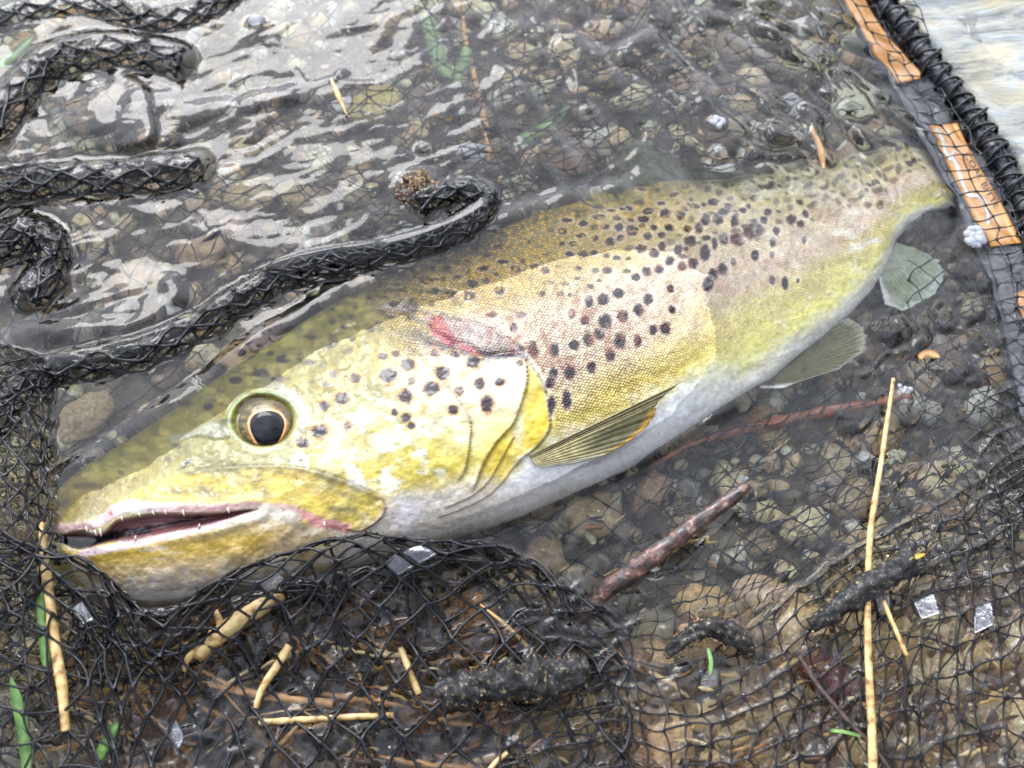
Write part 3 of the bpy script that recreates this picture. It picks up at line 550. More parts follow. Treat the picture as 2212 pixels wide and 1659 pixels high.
# fins: rays fanned between a base line and a tip line
def fin(name, base, tip, zb, zt, colf, rays_n, amp=.35, curve=0.0, nacr=160, nal=50):
    a_ = np.linspace(0, 1, nacr); B = catmull(base, nacr); T_ = catmull(tip, nacr); T_ = T_+(T_-B)*(.05*(vn(a_*rays_n*1.3, a_*0, 9)-.5)+.03*(vn(a_*rays_n*3.1, a_*0, 4)-.5))[:, None]; l_ = np.linspace(0, 1, nal)
    X = B[:, None, 0]+(T_-B)[:, None, 0]*l_; Y = B[:, None, 1]+(T_-B)[:, None, 1]*l_+curve*np.sin(np.pi*l_)[None]
    Zb = np.interp(a_, np.linspace(0, 1, len(zb)), zb); Zt = np.interp(a_, np.linspace(0, 1, len(zt)), zt)
    ph = a_[:, None]*rays_n*np.pi+fbm(a_[:, None]*4, l_[None]*3, 2, 2)*1.2
    Z = Zb[:, None]+(Zt-Zb)[:, None]*l_+amp*np.abs(np.sin(ph))*np.minimum(1, l_*3+.3)+(fbm(a_[:, None]*3, l_[None]*2, 12, 2)-.5)*2.0*l_
    Cc = colf(X, Y, a_[:, None]+0*X, l_[None]+0*X, np.abs(np.sin(ph)))
    up = P(X, Y, Z*.001); dn = up.copy(); dn[..., 2] -= .0005
    n1 = nacr*nal; F = gridF(nacr, nal); 
    b_idx = np.r_[np.arange(nacr)*nal+nal-1]; rimF = np.stack([b_idx[:-1], b_idx[1:], b_idx[1:]+n1, b_idx[:-1]+n1], 1)
    r0 = np.arange(nal); r1 = (nacr-1)*nal+r0
    s1 = np.stack([r0[:-1], r0[1:], r0[1:]+n1, r0[:-1]+n1], 1); s2 = np.stack([r1[:-1], r1[1:], r1[1:]+n1, r1[:-1]+n1], 1)
    return under(mesh_obj(name, np.r_[up.reshape(-1, 3), dn.reshape(-1, 3)], np.r_[F, F[:, ::-1]+n1, rimF, s1, s2], M_fin, None, np.r_[Cc.reshape(-1, 3), Cc.reshape(-1, 3)]), trout)
def pec_col(X, Y, a_, l_, ry):
    c = np.tile(lin((188, 176, 128)), X.shape+(1,)).reshape(X.shape+(3,)); c = mixc(c, (150, 138, 92), (1-ry)*.8); c = mixc(c, (84, 76, 46), sstep(.14, .07, np.abs(a_-.12))*.9)
    c = mixc(c, (70, 72, 44), sstep(.22, .4, a_)*sstep(.35, .6, l_)*sstep(.8, .6, a_)*.85); c = mixc(c, (112, 108, 78), sstep(.45, .75, l_)*ry*.6*sstep(.2, .3, a_)); c = mixc(c, (196, 148, 38), sstep(.90, .97, l_)*sstep(.25, .45, a_)*.9); c = mixc(c, (206, 202, 186), sstep(.72, .95, a_)*.8)
    return c
zs = lambda x, y, d=0: float(skin_z(x, y)[0])*1000+d
pb = [(1142, 984), (1148, 992), (1154, 1000), (1162, 1006), (1172, 1010)]
fin('pectoral_fin', pb, [(1472, 823), (1440, 852), (1416, 874), (1408, 900), (1385, 932), (1345, 962), (1295, 986), (1240, 1002)],
    [zs(x, y, 1.2) for x, y in pb], [zs(1460, 830, 3.6), zs(1410, 880, 3), zs(1385, 930, 2.4), zs(1300, 975, 2.0), zs(1240, 995, 1.0)], pec_col, 11, .5)
def grn(edge_c=(206, 210, 200), base_c=(122, 124, 84), spots=False):
    def f(X, Y, a_, l_, ry):
        c = np.tile(lin(base_c), X.shape+(1,)).reshape(X.shape+(3,)); c = mixc(c, (88, 92, 60), (1-ry)*.7*sstep(.9, .4, l_)); c = mixc(c, edge_c, sstep(.86, .98, l_)*.7)
        if spots: c = mixc(c, (56, 56, 44), sstep(.08, .16, fbm(X/9, Y/6, 3, 2)-.5)*.8)
        else: c = mixc(c, (216, 212, 210), sstep(.12, .04, a_)*.8)
        return c
    return f
fin('pelvic_fin', [(1640, 838), (1665, 818), (1700, 790), (1735, 762)], [(1690, 838), (1745, 818), (1815, 795), (1862, 762), (1872, 728), (1858, 702), (1828, 692), (1780, 704)], [-15, -15, -15, -15], [-15, -16, -17, -15], grn((158, 160, 140), (92, 90, 50)), 22, .2)
fin('dorsal_fin', [(1300, 424), (1380, 404), (1460, 394), (1560, 384), (1640, 374)], [(1318, 345), (1345, 312), (1385, 302), (1430, 322), (1480, 345), (1540, 366), (1610, 372)], [-17, -17, -17, -17], [-6, -5, -6, -12], grn((128, 130, 104), (92, 94, 66), True), 24, .2)
fin('anal_fin', [(1900, 600), (1912, 570), (1925, 545), (1938, 520)], [(1910, 655), (1950, 668), (1998, 650), (2030, 612), (2035, 575), (2000, 545)], [-16, -16, -16, -16], [-19, -18, -17, -15], grn((190, 200, 190), (140, 148, 122)), 20, .2)
fin('tail_fin', [(2080, 440), (2088, 420), (2090, 400), (2092, 380)], [(2180, 560), (2200, 500), (2190, 420), (2180, 350), (2150, 290)], [-15, -15, -15, -15], [-24, -20, -19, -20], grn((150, 150, 130), (110, 108, 80)), 16)
#==NET==
# ================================================================== THE NET
net = tag(empty('landing_net', tuple(P(2150, 400, 0))), 'black knotted landing net with an orange-patched rim, spread under and folded round the trout', 'net')
bpy.context.view_layer.update()
SURF = []                       # strand points near the water, where the surface clings to them
def ctrl(rows): return np.array(rows, float)
def sheet_pt(G, a, b):
    """bicubic surface through a grid of (photo x, photo y, height mm); a along rows 0..1, b down 0..1"""
    nb, na = G.shape[:2]; u = np.clip(a, 0, 1)*(na-1); v = np.clip(b, 0, 1)*(nb-1)
    i = np.clip(np.floor(u).astype(int), 0, na-2); j = np.clip(np.floor(v).astype(int), 0, nb-2); fu = (u-i)[..., None]; fv = (v-j)[..., None]
    def w4(f): return [.5*(-f+2*f*f-f**3), .5*(2-5*f*f+3*f**3), .5*(f+4*f*f-3*f**3), .5*(-f*f+f**3)]
    def g(J, I):
        Jc = np.clip(J, 0, nb-1); Ic = np.clip(I, 0, na-1); r = G[Jc, Ic]
        return r
    wu, wv = w4(fu), w4(fv); r = 0
    for q_ in range(4):
        row = 0
        for p_ in range(4): row = row+wu[p_]*g(j+q_-1, i+p_-1)
        r = r+wv[q_]*row
    return r
def net_sheet(G, cell, rad, seed, diamond=True, warp=.03, wz=2.0, zscale=60, jit=.12, hole=None, strands=True, zmax=None, drop=0.0, surf=True, name='net_mesh'):
    G = ctrl(G); rg = np.random.default_rng(seed)
    q0 = sheet_pt(G, np.linspace(0, 1, 60)[None]*np.ones((40, 1)), np.linspace(0, 1, 40)[:, None]*np.ones((1, 60)))
    W = P(q0[..., 0], q0[..., 1], q0[..., 2]*.001)
    LA = np.linalg.norm(np.diff(W, axis=1), axis=2).sum(1).mean(); LB = np.linalg.norm(np.diff(W, axis=0), axis=2).sum(0).mean()
    if diamond: h = cell*.7071; na, nb = max(3, int(LA/h)), max(3, int(LB/h))
    else: na, nb = max(2, int(LA/cell)), max(2, int(LB/cell))
    I, J = np.meshgrid(np.arange(na+1), np.arange(nb+1))
    a = (I+rg.normal(size=I.shape)*jit)/na; b = (J+rg.normal(size=I.shape)*jit)/nb
    wf = 3.2
    a2 = a+warp*(fbm(a*wf*LA/LB+3, b*wf, seed, 3)-.5)*2; b2 = b+warp*LA/LB*(fbm(a*wf*LA/LB+9, b*wf+5, seed+1, 3)-.5)*2
    q1 = sheet_pt(G, a2, b2)
    z = q1[..., 2]+wz*2*(fbm(q1[..., 0]/zscale, q1[..., 1]/zscale, seed+2, 3)-.5)
    if zmax is not None: z = np.minimum(z, zmax)
    X = P(q1[..., 0], q1[..., 1], z*.001)
    ok = (q1[..., 0] > -260) & (q1[..., 0] < 2480) & (q1[..., 1] > -200) & (q1[..., 1] < 1860)
    if hole is not None: ok &= ~hole(q1[..., 0], q1[..., 1])
    E = []
    if diamond:
        for dj in (1, -1):
            i, j = I[:, :-1].ravel(), J[:, :-1].ravel(); s = ((i+j) % 2 == 0) & (j+dj >= 0) & (j+dj <= nb)
            i, j = i[s], j[s]; E.append(np.stack([j*(na+1)+i, (j+dj)*(na+1)+i+1], 1))
    else:
        i, j = I[:, :-1].ravel(), J[:, :-1].ravel(); E.append(np.stack([j*(na+1)+i, j*(na+1)+i+1], 1))
        i, j = I[:-1].ravel(), J[:-1].ravel(); E.append(np.stack([j*(na+1)+i, (j+1)*(na+1)+i], 1))
    E = np.concatenate(E); okf = ok.ravel(); E = E[okf[E[:, 0]] & okf[E[:, 1]]]
    if drop: E = E[rg.uniform(size=len(E)) > drop]
    Xf = X.reshape(-1, 3); V, F, path = tubes(Xf[E[:, 0]], Xf[E[:, 1]], rad, seed=seed)
    o = mesh_obj(name, V, F, M_net); o['kind'] = 'stuff'; under(o, net)
    if surf:
        p = path.reshape(-1, 3); SURF.append(p[(p[:, 2] > -.0009) & (p[:, 2] < .0075)])
    return X, ok, diamond
infish = smooth_poly([s[0] for s in ST]+[s[1] for s in ST[::-1]], 200)
def in_fish(m):
    def f(x, y): return sdpoly(x, y, infish) > m
    return f
def G_rect(xs, ys, zf): return [[(x, y, zf(x, y)) for x in xs] for y in ys]
# lining on the stream bed, under everything
net_sheet(G_rect([-260, 300, 900, 1500, 2000, 2300], [-200, 200, 600, 1000, 1400, 1860], lambda x, y: -33), .0096, .00030, 3, True, .02, 3.5, 170, surf=False)
# loose crumpled layers just below the surface in the upper half
net_sheet([[(-100, -140, -14), (300, -140, -12), (700, -140, -10), (1100, -140, -12), (1500, -140, -14), (1900, -140, -16)],
           [(-100, 80, -12), (300, 90, -9), (700, 60, -10), (1100, 60, -12), (1500, 60, -14), (1840, 40, -18)],
           [(-100, 300, -12), (300, 300, -10), (700, 240, -8), (1100, 200, -11), (1450, 190, -15), (1800, 150, -18)],
           [(-100, 520, -12), (250, 500, -12), (650, 420, -13), (1050, 360, -13), (1400, 300, -18), (1800, 240, -20)],
           [(-100, 820, -14), (180, 800, -16), (520, 660, -18), (980, 500, -19), (1330, 400, -24), (1780, 330, -24)]], .0084, .00034, 8, True, .05, 3.0, 90)
net_sheet([[(560, -100, -16), (900, -120, -12), (1250, -100, -12), (1600, -60, -18)], [(500, 150, -10), (860, 120, -7), (1200, 110, -9), (1560, 120, -17)],
           [(560, 320, -14), (900, 330, -9), (1230, 300, -10), (1500, 260, -18)], [(760, 520, -18), (1000, 460, -16), (1250, 400, -20), (1450, 360, -24)]], .0070, .00028, 12, False, .06, 3.0, 70)
# fine net lying deep in the pool to the lower right
net_sheet([[(1480, 960, -26), (1750, 860, -24), (2000, 700, -20), (2260, 600, -10)], [(1380, 1130, -22), (1650, 1080, -24), (1950, 960, -20), (2260, 840, -6)],
           [(1260, 1330, -12), (1520, 1320, -14), (1800, 1180, -16), (2260, 1080, -2)], [(1240, 1480, -10), (1520, 1450, -12), (1700, 1360, -14), (2260, 1240, -2)]], .0062, .00024, 15, False, .04, 2.5, 120)
# front fold, heaved over the lower jaw and sloping back into the water
CREST = [(-90, 1140, 10), (50, 1180, 14), (190, 1222, 16), (262, 1285, 15), (345, 1338, 13), (430, 1282, 15), (530, 1230, 17), (650, 1188, 18), (770, 1158, 17), (900, 1170, 12), (1050, 1180, 8), (1160, 1226, 5), (1262, 1298, 3), (1360, 1350, -1)]
fold = [[(x, y+16, z-22) for x, y, z in CREST], [(x, y-2, z-7) for x, y, z in CREST], CREST, [(x-4, y+44, z-1) for x, y, z in CREST], [(x-6, max(y+100, 1290), z-6) for x, y, z in CREST], [(x-4, 1395+max(0, (y-1290)*.3), z*.35+1.0) for x, y, z in CREST],
        [(x, 1500+6*math.sin(x/90), 3+3*math.sin(x/130)) for x, y, z in CREST], [(x+10, 1610, 1.5+2*math.sin(x/110+1)) for x, y, z in CREST], [(x+20, 1740, 2) for x, y, z in CREST]]
XF = net_sheet(fold, .0090, .00052, 21, True, .022, 1.6, 80, jit=.10)
XF2 = net_sheet([[(x, y+70, z*.5-6) for x, y, z in CREST], [(x, 1440, -3) for x, y, z in CREST], [(x, 1580, -4) for x, y, z in CREST], [(x, 1740, -4) for x, y, z in CREST]], .0084, .00042, 23, False, .06, 2.6, 100, jit=.15, drop=.05)
net_sheet([[(x, y+10, z-3) for x, y, z in CREST], [(x+5, y+60, z*.6-3) for x, y, z in CREST], [(x+8, max(y+120, 1330), z*.4-4) for x, y, z in CREST], [(x, 1470, -1) for x, y, z in CREST]], .0080, .00042, 24, True, .07, 2.2, 60, jit=.15)
# slack net at the lower right, half out of the water
XD = net_sheet([[(1080, 1500, 1), (1300, 1420, 0), (1480, 1440, -5), (1640, 1330, -1), (1800, 1215, 2), (1960, 1130, 1), (2120, 1040, 1), (2330, 930, 1)],
                [(1080, 1560, 2), (1300, 1490, 2), (1490, 1520, -2), (1660, 1440, 1), (1830, 1310, 2), (2000, 1240, 3), (2150, 1160, 2), (2330, 1080, 2)],
                [(1080, 1630, 2), (1310, 1580, 2), (1500, 1590, 1), (1680, 1520, 2), (1850, 1430, 1), (2010, 1380, 3), (2160, 1310, 2), (2330, 1260, 2)],
                [(1080, 1720, 1), (1320, 1700, 1), (1500, 1690, 2), (1690, 1630, 2), (1860, 1560, 2), (2010, 1510, 2), (2170, 1460, 2), (2330, 1430, 2)],
                [(1080, 1820, 0), (1320, 1820, 0), (1510, 1810, 0), (1700, 1770, 1), (1870, 1720, 1), (2020, 1690, 1), (2180, 1660, 1), (2330, 1640, 1)]], .0074, .00034, 31, False, .022, 1.6, 110, jit=.10)
net_sheet([[(1700, 1400, 0), (1850, 1310, 0), (2050, 1180, 0), (2330, 1000, -1)], [(1700, 1600, -2), (1870, 1520, -1), (2080, 1420, 0), (2330, 1280, 0)], [(1700, 1800, -2), (1880, 1780, -1), (2080, 1740, 0), (2330, 1700, 0)]], .0078, .00030, 33, True, .05, 2.0, 90)
net_sheet([[(1960, 560, -6), (2060, 560, -5), (2160, 640, -3), (2300, 700, 0)], [(1960, 760, -5), (2060, 780, -3), (2180, 800, -1), (2300, 860, 1)], [(1980, 980, -4), (2080, 960, -1), (2190, 960, 1), (2300, 1000, 2)], [(1960, 1180, -2), (2080, 1140, 0), (2190, 1120, 2), (2300, 1140, 2)]], .0066, .0003, 35, True, .05, 2.0, 70)
# bunched net in front of the snout
net_sheet([[(-140, 700, 2), (-40, 730, 6), (60, 760, 7), (120, 790, 2)], [(-140, 850, 8), (-40, 860, 12), (50, 860, 12), (110, 880, 3)], [(-140, 1020, 10), (-40, 1010, 15), (50, 1010, 14), (100, 1010, 6)],
           [(-140, 1160, 10), (-40, 1160, 16), (60, 1150, 15), (110, 1110, 8)], [(-140, 1320, 10), (-40, 1300, 16), (60, 1280, 15), (120, 1210, 12)]], .0072, .00042, 41, True, .08, 4.0, 60)
net_sheet([[(-140, 760, -4), (-20, 740, 2), (80, 770, 3), (130, 800, -2)], [(-140, 980, 2), (-20, 960, 6), (70, 960, 4), (104, 990, 0)], [(-140, 1280, 2), (-20, 1260, 6), (60, 1240, 6), (110, 1190, 4)]], .0068, .00038, 43, False, .10, 5.0, 50)
net_sheet([[(-140, 1250, 8), (0, 1260, 12), (120, 1330, 9), (200, 1400, 6)], [(-140, 1420, 8), (0, 1440, 10), (120, 1470, 6), (230, 1500, 5)], [(-140, 1600, 8), (0, 1600, 9), (130, 1620, 5), (260, 1640, 4)], [(-140, 1780, 6), (0, 1780, 7), (130, 1790, 3), (280, 1790, 2)]], .0080, .00042, 45, False, .08, 4.0, 70)
# rolled folds that break the surface
RIDGES = []
def ridge(line, wid, zc, cell, seed, rad=.00042, n=14):
    wid = wid*1.2; L_ = catmull(line, n); T_ = np.gradient(L_, axis=0); T_ /= np.linalg.norm(T_, axis=1, keepdims=True); Nn = np.stack([T_[:, 1], -T_[:, 0]], 1)
    if Nn[:, 1].mean() > 0: Nn = -Nn
    rows = [[(p[0]+m[0]*o_*wid, p[1]+m[1]*o_*wid, zz) for p, m in zip(L_, Nn)] for o_, zz in ((1.15, -9), (.75, -2), (.45, zc*.8), (0, zc), (-.45, zc*.8), (-.8, -1), (-1.2, -9))]
    net_sheet(rows, cell*1.32, rad*1.55, seed, True, .012, .8, 40, jit=.10)
    net_sheet([[(p[0], p[1], p[2]-.9) for p in r_] for r_ in rows[1:-1]], cell*.85, rad, seed+100, False, .05, 1.0, 30, jit=.22)
    RIDGES.append((L_, wid, zc))
    c2 = catmull(line, 160); V, F = tube(P(c2[:, 0], c2[:, 1], (zc-3.6)*.001), .0012, 14, .5, seed); under(mesh_obj('fold_backing', V, F, M_backing), net)  # added black core imitating the dark reflections in the folds' water
ridge([(-60, 960), (30, 855), (110, 800), (200, 782), (320, 755), (430, 698), (520, 644), (600, 600), (700, 574), (800, 556), (900, 530), (985, 500), (1040, 462)], 34, 5.0, .0068, 51, n=26)
ridge([(600, 596), (700, 572), (800, 552), (900, 526), (985, 494), (1052, 452), (1040, 416), (975, 412), (905, 440)], 26, 4.4, .0062, 52, n=18)
ridge([(-60, 410), (40, 392), (140, 384), (250, 380), (340, 372), (430, 352)], 40, 5.5, .0070, 53)
ridge([(-60, 300), (0, 250), (50, 180), (110, 130), (200, 108), (300, 108), (390, 128)], 42, 5.0, .0076, 54)
ridge([(-80, 560), (0, 520), (60, 500), (105, 520), (110, 580), (60, 640)], 44, 6.0, .0060, 55)
ridge([(-80, 60), (60, 20), (200, 10), (330, 40), (440, 20), (520, -40)], 30, 2.5, .0066, 56)
# loose threads hanging in the water
for pts in ([(1088, 268, -2), (1098, 300, -1), (1104, 345, -1), (1130, 378, -2), (1168, 400, -3)], [(1092, 270, -2), (1112, 300, -2), (1135, 345, -3), (1150, 360, -4)],
            [(1180, 335, -2), (1192, 365, -1), (1230, 402, -2), (1262, 440, -3), (1292, 452, -4)], [(1240, 362, -2), (1258, 392, -1), (1290, 398, -1), (1312, 378, -1), (1308, 345, -2)]):
    c_ = catmull(pts, 30); V, F = tube(P(c_[:, 0], c_[:, 1], c_[:, 2]*.001), .00042, 6, .2); under(mesh_obj('loose_thread', V, F, M_net), net)
# rim: dark band, orange patches with print, crocheted edge
LACE = [(1868, -60), (1902, 10), (1961, 81), (2014, 158), (2067, 218), (2120, 299), (2166, 369), (2208, 452), (2245, 560), (2280, 700), (2310, 880)]
INNER = [(1790, -60), (1822, 10), (1872, 100), (1918, 172), (1962, 250), (2004, 330), (2046, 410), (2088, 500), (2128, 600), (2168, 730), (2200, 900)]
n = 160; Lc, Ic = catmull(LACE, n), catmull(INNER, n); cr = np.linspace(0, 1, 14)
bx_ = Ic[:, None]+(Lc-Ic)[:, None]*cr[None, :, None]; bz_ = -7+8.5*cr[None]**1.3+1.4*(fbm(np.arange(n)[:, None]/9, cr[None]*2, 4, 3)-.5)
bt = P(bx_[..., 0], bx_[..., 1], bz_*.001); bb = bt.copy(); bb[..., 2] -= .002
F = gridF(n, 14); m_ = n*14; e_ = np.arange(n)*14
Fs = np.r_[F, F[:, ::-1]+m_, np.stack([e_[:-1], e_[1:], e_[1:]+m_, e_[:-1]+m_], 1), np.stack([e_[:-1]+13, e_[1:]+13, e_[1:]+13+m_, e_[:-1]+13+m_], 1)]
under(mesh_obj('rim_band', np.r_[bt.reshape(-1, 3), bb.reshape(-1, 3)], Fs, M_band), net)
def band_z(x, y):
    d1, _, _ = pdist(x, y, Lc); d2, _, _ = pdist(x, y, Ic); c_ = d2/(d1+d2+1e-6); return -7+8.5*c_**1.3
def patch(left, right, dz=1.7, n1=30, n2=8):
    l_, r_ = catmull(left, n1), catmull(right, n1); cc = np.linspace(0, 1, n2); q_ = l_[:, None]+(r_-l_)[:, None]*cc[None, :, None]
    z_ = band_z(q_[..., 0], q_[..., 1])+dz; t_ = P(q_[..., 0], q_[..., 1], z_*.001); u_ = t_.copy(); u_[..., 2] -= .0008; m_ = n1*n2; F = gridF(n1, n2); e_ = np.arange(n1)*n2; r0 = np.arange(n2); r1 = (n1-1)*n2+r0
    Fs = np.r_[F, F[:, ::-1]+m_, np.stack([e_[:-1], e_[1:], e_[1:]+m_, e_[:-1]+m_], 1), np.stack([e_[:-1]+n2-1, e_[1:]+n2-1, e_[1:]+n2-1+m_, e_[:-1]+n2-1+m_], 1),
               np.stack([r0[:-1], r0[1:], r0[1:]+m_, r0[:-1]+m_], 1), np.stack([r1[:-1], r1[1:], r1[1:]+m_, r1[:-1]+m_], 1)]
    return under(mesh_obj('orange_patch', np.r_[t_.reshape(-1, 3), u_.reshape(-1, 3)], Fs, M_orange), net)
patch([(1800, -50), (1838, 20), (1878, 90), (1922, 150), (1941, 178)], [(1845, -50), (1880, 20), (1925, 85), (1968, 135), (1995, 168)])
p2 = patch([(2008, 271), (2030, 320), (2062, 380), (2100, 460), (2139, 532)], [(2068, 266), (2092, 318), (2134, 392), (2170, 452), (2206, 524)])
patch([(2192, 634), (2212, 690), (2240, 760)], [(2232, 620), (2256, 680), (2290, 760)])
cP = lambda x, y: (1900.8+x*.1875, 241.9+y*.1875)
def strip(name, pts, wpx, dz, mt, par):
    c_ = catmull([cP(*p) for p in pts], 50); T_ = np.gradient(c_, axis=0); T_ /= np.linalg.norm(T_, axis=1, keepdims=True); N_ = np.stack([-T_[:, 1], T_[:, 0]], 1)
    q_ = np.stack([c_-N_*wpx/2, c_+N_*wpx/2], 1); z_ = band_z(q_[..., 0], q_[..., 1])+dz
    o = mesh_obj(name, P(q_[..., 0], q_[..., 1], z_*.001).reshape(-1, 3), gridF(50, 2), mt); bpy.context.view_layer.update(); o.parent = par; o.matrix_parent_inverse = par.matrix_world.inverted(); return o
strip('white_print', [(640, 190), (700, 260), (745, 400), (760, 480), (860, 560), (905, 660), (935, 740), (975, 850), (1010, 940), (1040, 965), (1110, 955), (1195, 1005), (1225, 1080), (1245, 1180), (1248, 1300)], 7.5, 2.0, M_print_white, p2)
strip('white_print', [(790, 560), (830, 500), (850, 440)], 7, 2.05, M_print_white, p2)
tx = bpy.data.curves.new('dark_lettering', 'FONT'); tx.body = 'COAL BITTE'; tx.size = 1.0; tob = bpy.data.objects.new('dark_lettering', tx); COL.objects.link(tob)
dg = bpy.context.evaluated_depsgraph_get(); tme = bpy.data.meshes.new_from_object(tob.evaluated_get(dg)); bpy.data.objects.remove(tob)
tv = np.array([v.co[:] for v in tme.vertices]); sx_ = tv[:, 0]/tv[:, 0].max(); A_, B_ = np.array(cP(985, 470)), np.array(cP(1345, 1105)); dr = B_-A_; nrm = np.array([dr[1], -dr[0]])/np.linalg.norm(dr)
pv = A_+dr*sx_[:, None]+nrm*tv[:, 1:2]*16-nrm*4; zz_ = band_z(pv[:, 0], pv[:, 1])+2.0; wv = P(pv[:, 0], pv[:, 1], zz_*.001)
for v, c_ in zip(tme.vertices, wv): v.co = c_
tme.name = 'dark_lettering'; tme.materials.clear(); tme.materials.append(M_print_dark); o = bpy.data.objects.new('dark_lettering', tme); COL.objects.link(o); bpy.context.view_layer.update(); o.parent = p2; o.matrix_parent_inverse = p2.matrix_world.inverted()
lw = P(Lc[:, 0]+6, Lc[:, 1]-4, .002); lw = catmull(lw, 900); TT = np.gradient(lw, axis=0); TT /= np.linalg.norm(TT, axis=1, keepdims=True); A2, B2 = frames(TT); ll = np.r_[0, np.cumsum(np.linalg.norm(np.diff(lw, axis=0), axis=1))]
V, F = tube(lw[::6], .0036, 10, .25, 3); under(mesh_obj('rim_core', V, F, M_band), net)
for k, (pit, ph, r_) in enumerate(((.0085, 0, .0052), (-.0085, 1.2, .0050), (.0170, 2.4, .0058))):
    a_ = ll*2*np.pi/pit+ph; hx = lw+r_*(np.cos(a_)[:, None]*A2+np.sin(a_)[:, None]*B2)*(1+.12*np.sin(ll*900+k))[:, None]
    V, F = tube(hx, .00062, 6, .2, k); under(mesh_obj('rim_lacing', V, F, M_net), net)
net_sheet([[(1800, -60, 2.5), (1850, -60, 3), (1900, -60, 5), (1950, -60, 6)], [(1925, 140, -1), (1965, 150, 1.5), (2005, 140, 4), (2040, 140, 6)], [(2020, 330, -1), (2070, 330, 1.5), (2110, 320, 4), (2150, 300, 6)], [(2120, 520, -1), (2165, 510, 1.5), (2200, 500, 4), (2240, 480, 6)], [(2180, 720, -1), (2215, 710, 1.5), (2250, 700, 4), (2290, 690, 6)]], .0062, .00030, 61, False, .02, .4, 60, surf=False)
# water held in single cells of the lifted net, bright with sky
def cells(sheet):
    X, ok, dia = sheet; out_ = []
    nb_, na_ = ok.shape
    for j in range(1, nb_-1):
        for i in range(1, na_-1):
            if dia:
                if (i+j) % 2 == 1 and ok[j, i-1] and ok[j-1, i] and ok[j, i+1] and ok[j+1, i]: out_.append((X[j, i-1], X[j-1, i], X[j, i+1], X[j+1, i]))
            elif ok[j, i] and ok[j+1, i+1]: out_.append((X[j, i], X[j, i+1], X[j+1, i+1], X[j+1, i]))
    return np.array(out_)
CF, CD = cells(XF), cells(XD); USED = set()
def film(x, y, which, k_=0):
    """a lens of water held between the four strands of one net cell"""
    Cs = CF if which == 'F' else CD; cen = Cs.mean(1); px_, py_ = toV(cen[:, 0], cen[:, 1], cen[:, 2]); o_ = np.argsort((px_-x)**2+(py_-y)**2)
    q_ = next(int(v) for v in o_ if (which, int(v)) not in USED); USED.add((which, q_)); a_, b_, c_, d_ = Cs[q_]; m_ = 13
    g_ = np.linspace(.03, (.74 if y < 1500 else .5) if which == 'F' else .8, m_); U, W_ = np.meshgrid(g_, g_, indexing='ij'); Q = (a_*((1-U)*(1-W_))[..., None]+b_*(U*(1-W_))[..., None]+c_*(U*W_)[..., None]+d_*((1-U)*W_)[..., None])
    sz_ = np.linalg.norm(c_-a_); rg_ = np.random.default_rng(q_+k_); h_ = (U*(1-U)*W_*(1-W_)*16)**.7; wob = (fbm(U*3+q_, W_*3, q_, 3)-.5)*sz_*.16*h_
    tp, bt_ = Q.copy(), Q.copy(); tp[..., 2] += h_*sz_*.07+wob; bt_[..., 2] -= h_*sz_*.06+.0001-wob*.5
    F = gridF(m_, m_); kk = m_*m_; per = [i_*m_ for i_ in range(m_)]+[(m_-1)*m_+j_ for j_ in range(1, m_)]+[i_*m_+m_-1 for i_ in range(m_-2, -1, -1)]+[j_ for j_ in range(m_-2, 0, -1)]
    per = np.array(per); nx = np.roll(per, -1)
    return under(mesh_obj('water_film', np.r_[tp.reshape(-1, 3), bt_.reshape(-1, 3)], np.r_[F, F[:, ::-1]+kk, np.stack([per, nx, nx+kk, per+kk], 1)], M_film), net)
for (x, y) in [(590, 1246), (897, 1232), (895, 1190), (182, 1333), (262, 1400), (428, 1560)]: film(x, y, 'F')
for (x, y) in [(1532, 1488), (1905, 1320), (1995, 1308), (2125, 1360)]: film(x, y, 'D')
# ================================================================== WATER
def axis(a, b, step, far, n):
    g = step*np.cumsum(1.32**np.arange(1, n+1)); g = g[g < far]; return np.r_[a-g[::-1], np.arange(a, b, step), b+g]
gx = axis(-.235, .245, .00062, 2.2, 40); gy = axis(-.135, .205, .00062, 2.2, 40)
GX, GY = np.meshgrid(gx, gy, indexing='ij'); VX, VY = toV(GX, GY)
inn = (VX > -200) & (VX < 2420) & (VY > -150) & (VY < 1800) & (GY > -.15) & (GY < .21)
H = np.zeros_like(GX)
def ripple(sx, sy, amp, seed, ang=0.0, wp=.9, o=1):
    """smooth folded swells: noise whose domain is itself swirled, so that crests curl"""
    c_, s_ = math.cos(ang), math.sin(ang); u = (GX*c_+GY*s_)/sx; v = (-GX*s_+GY*c_)/sy
    u2 = u+wp*2*(fbm(u*.7+3, v*.7+9, seed+5, 2)-.5)*2; v2 = v+wp*2*(fbm(u*.7+13, v*.7+2, seed+6, 2)-.5)*2
    return amp*(fbm(u2+11, v2+5, seed, o, .35)-.5)*2
H += ripple(.020, .013, .00050, 3, .5)+ripple(.008, .005, .00008, 4, .2)
upr = sstep(900, 1450, VX)*sstep(640, 380, VY)                       # the lapping water by the rim is livelier
far_r = sstep(1450, 1700, VX)*sstep(520, 330, VY)
H += ripple(.030, .013, .0024, 7, -1.0, .7)*upr+ripple(.016, .008, .0026, 9, -.9, .7)*far_r+ripple(.0045, .003, .00007, 10, -.8)*upr
rgt = sstep(1700, 1950, VX)*sstep(500, 620, VY)*sstep(1300, 1100, VY); H += (ripple(.009, .006, .0009, 15, .9)+ripple(.004, .003, .0002, 16, .2))*rgt
low_ = sstep(1180, 1320, VY); H += (ripple(.010, .006, .0012, 21, .3)+ripple(.004, .003, .00035, 22, .3))*low_
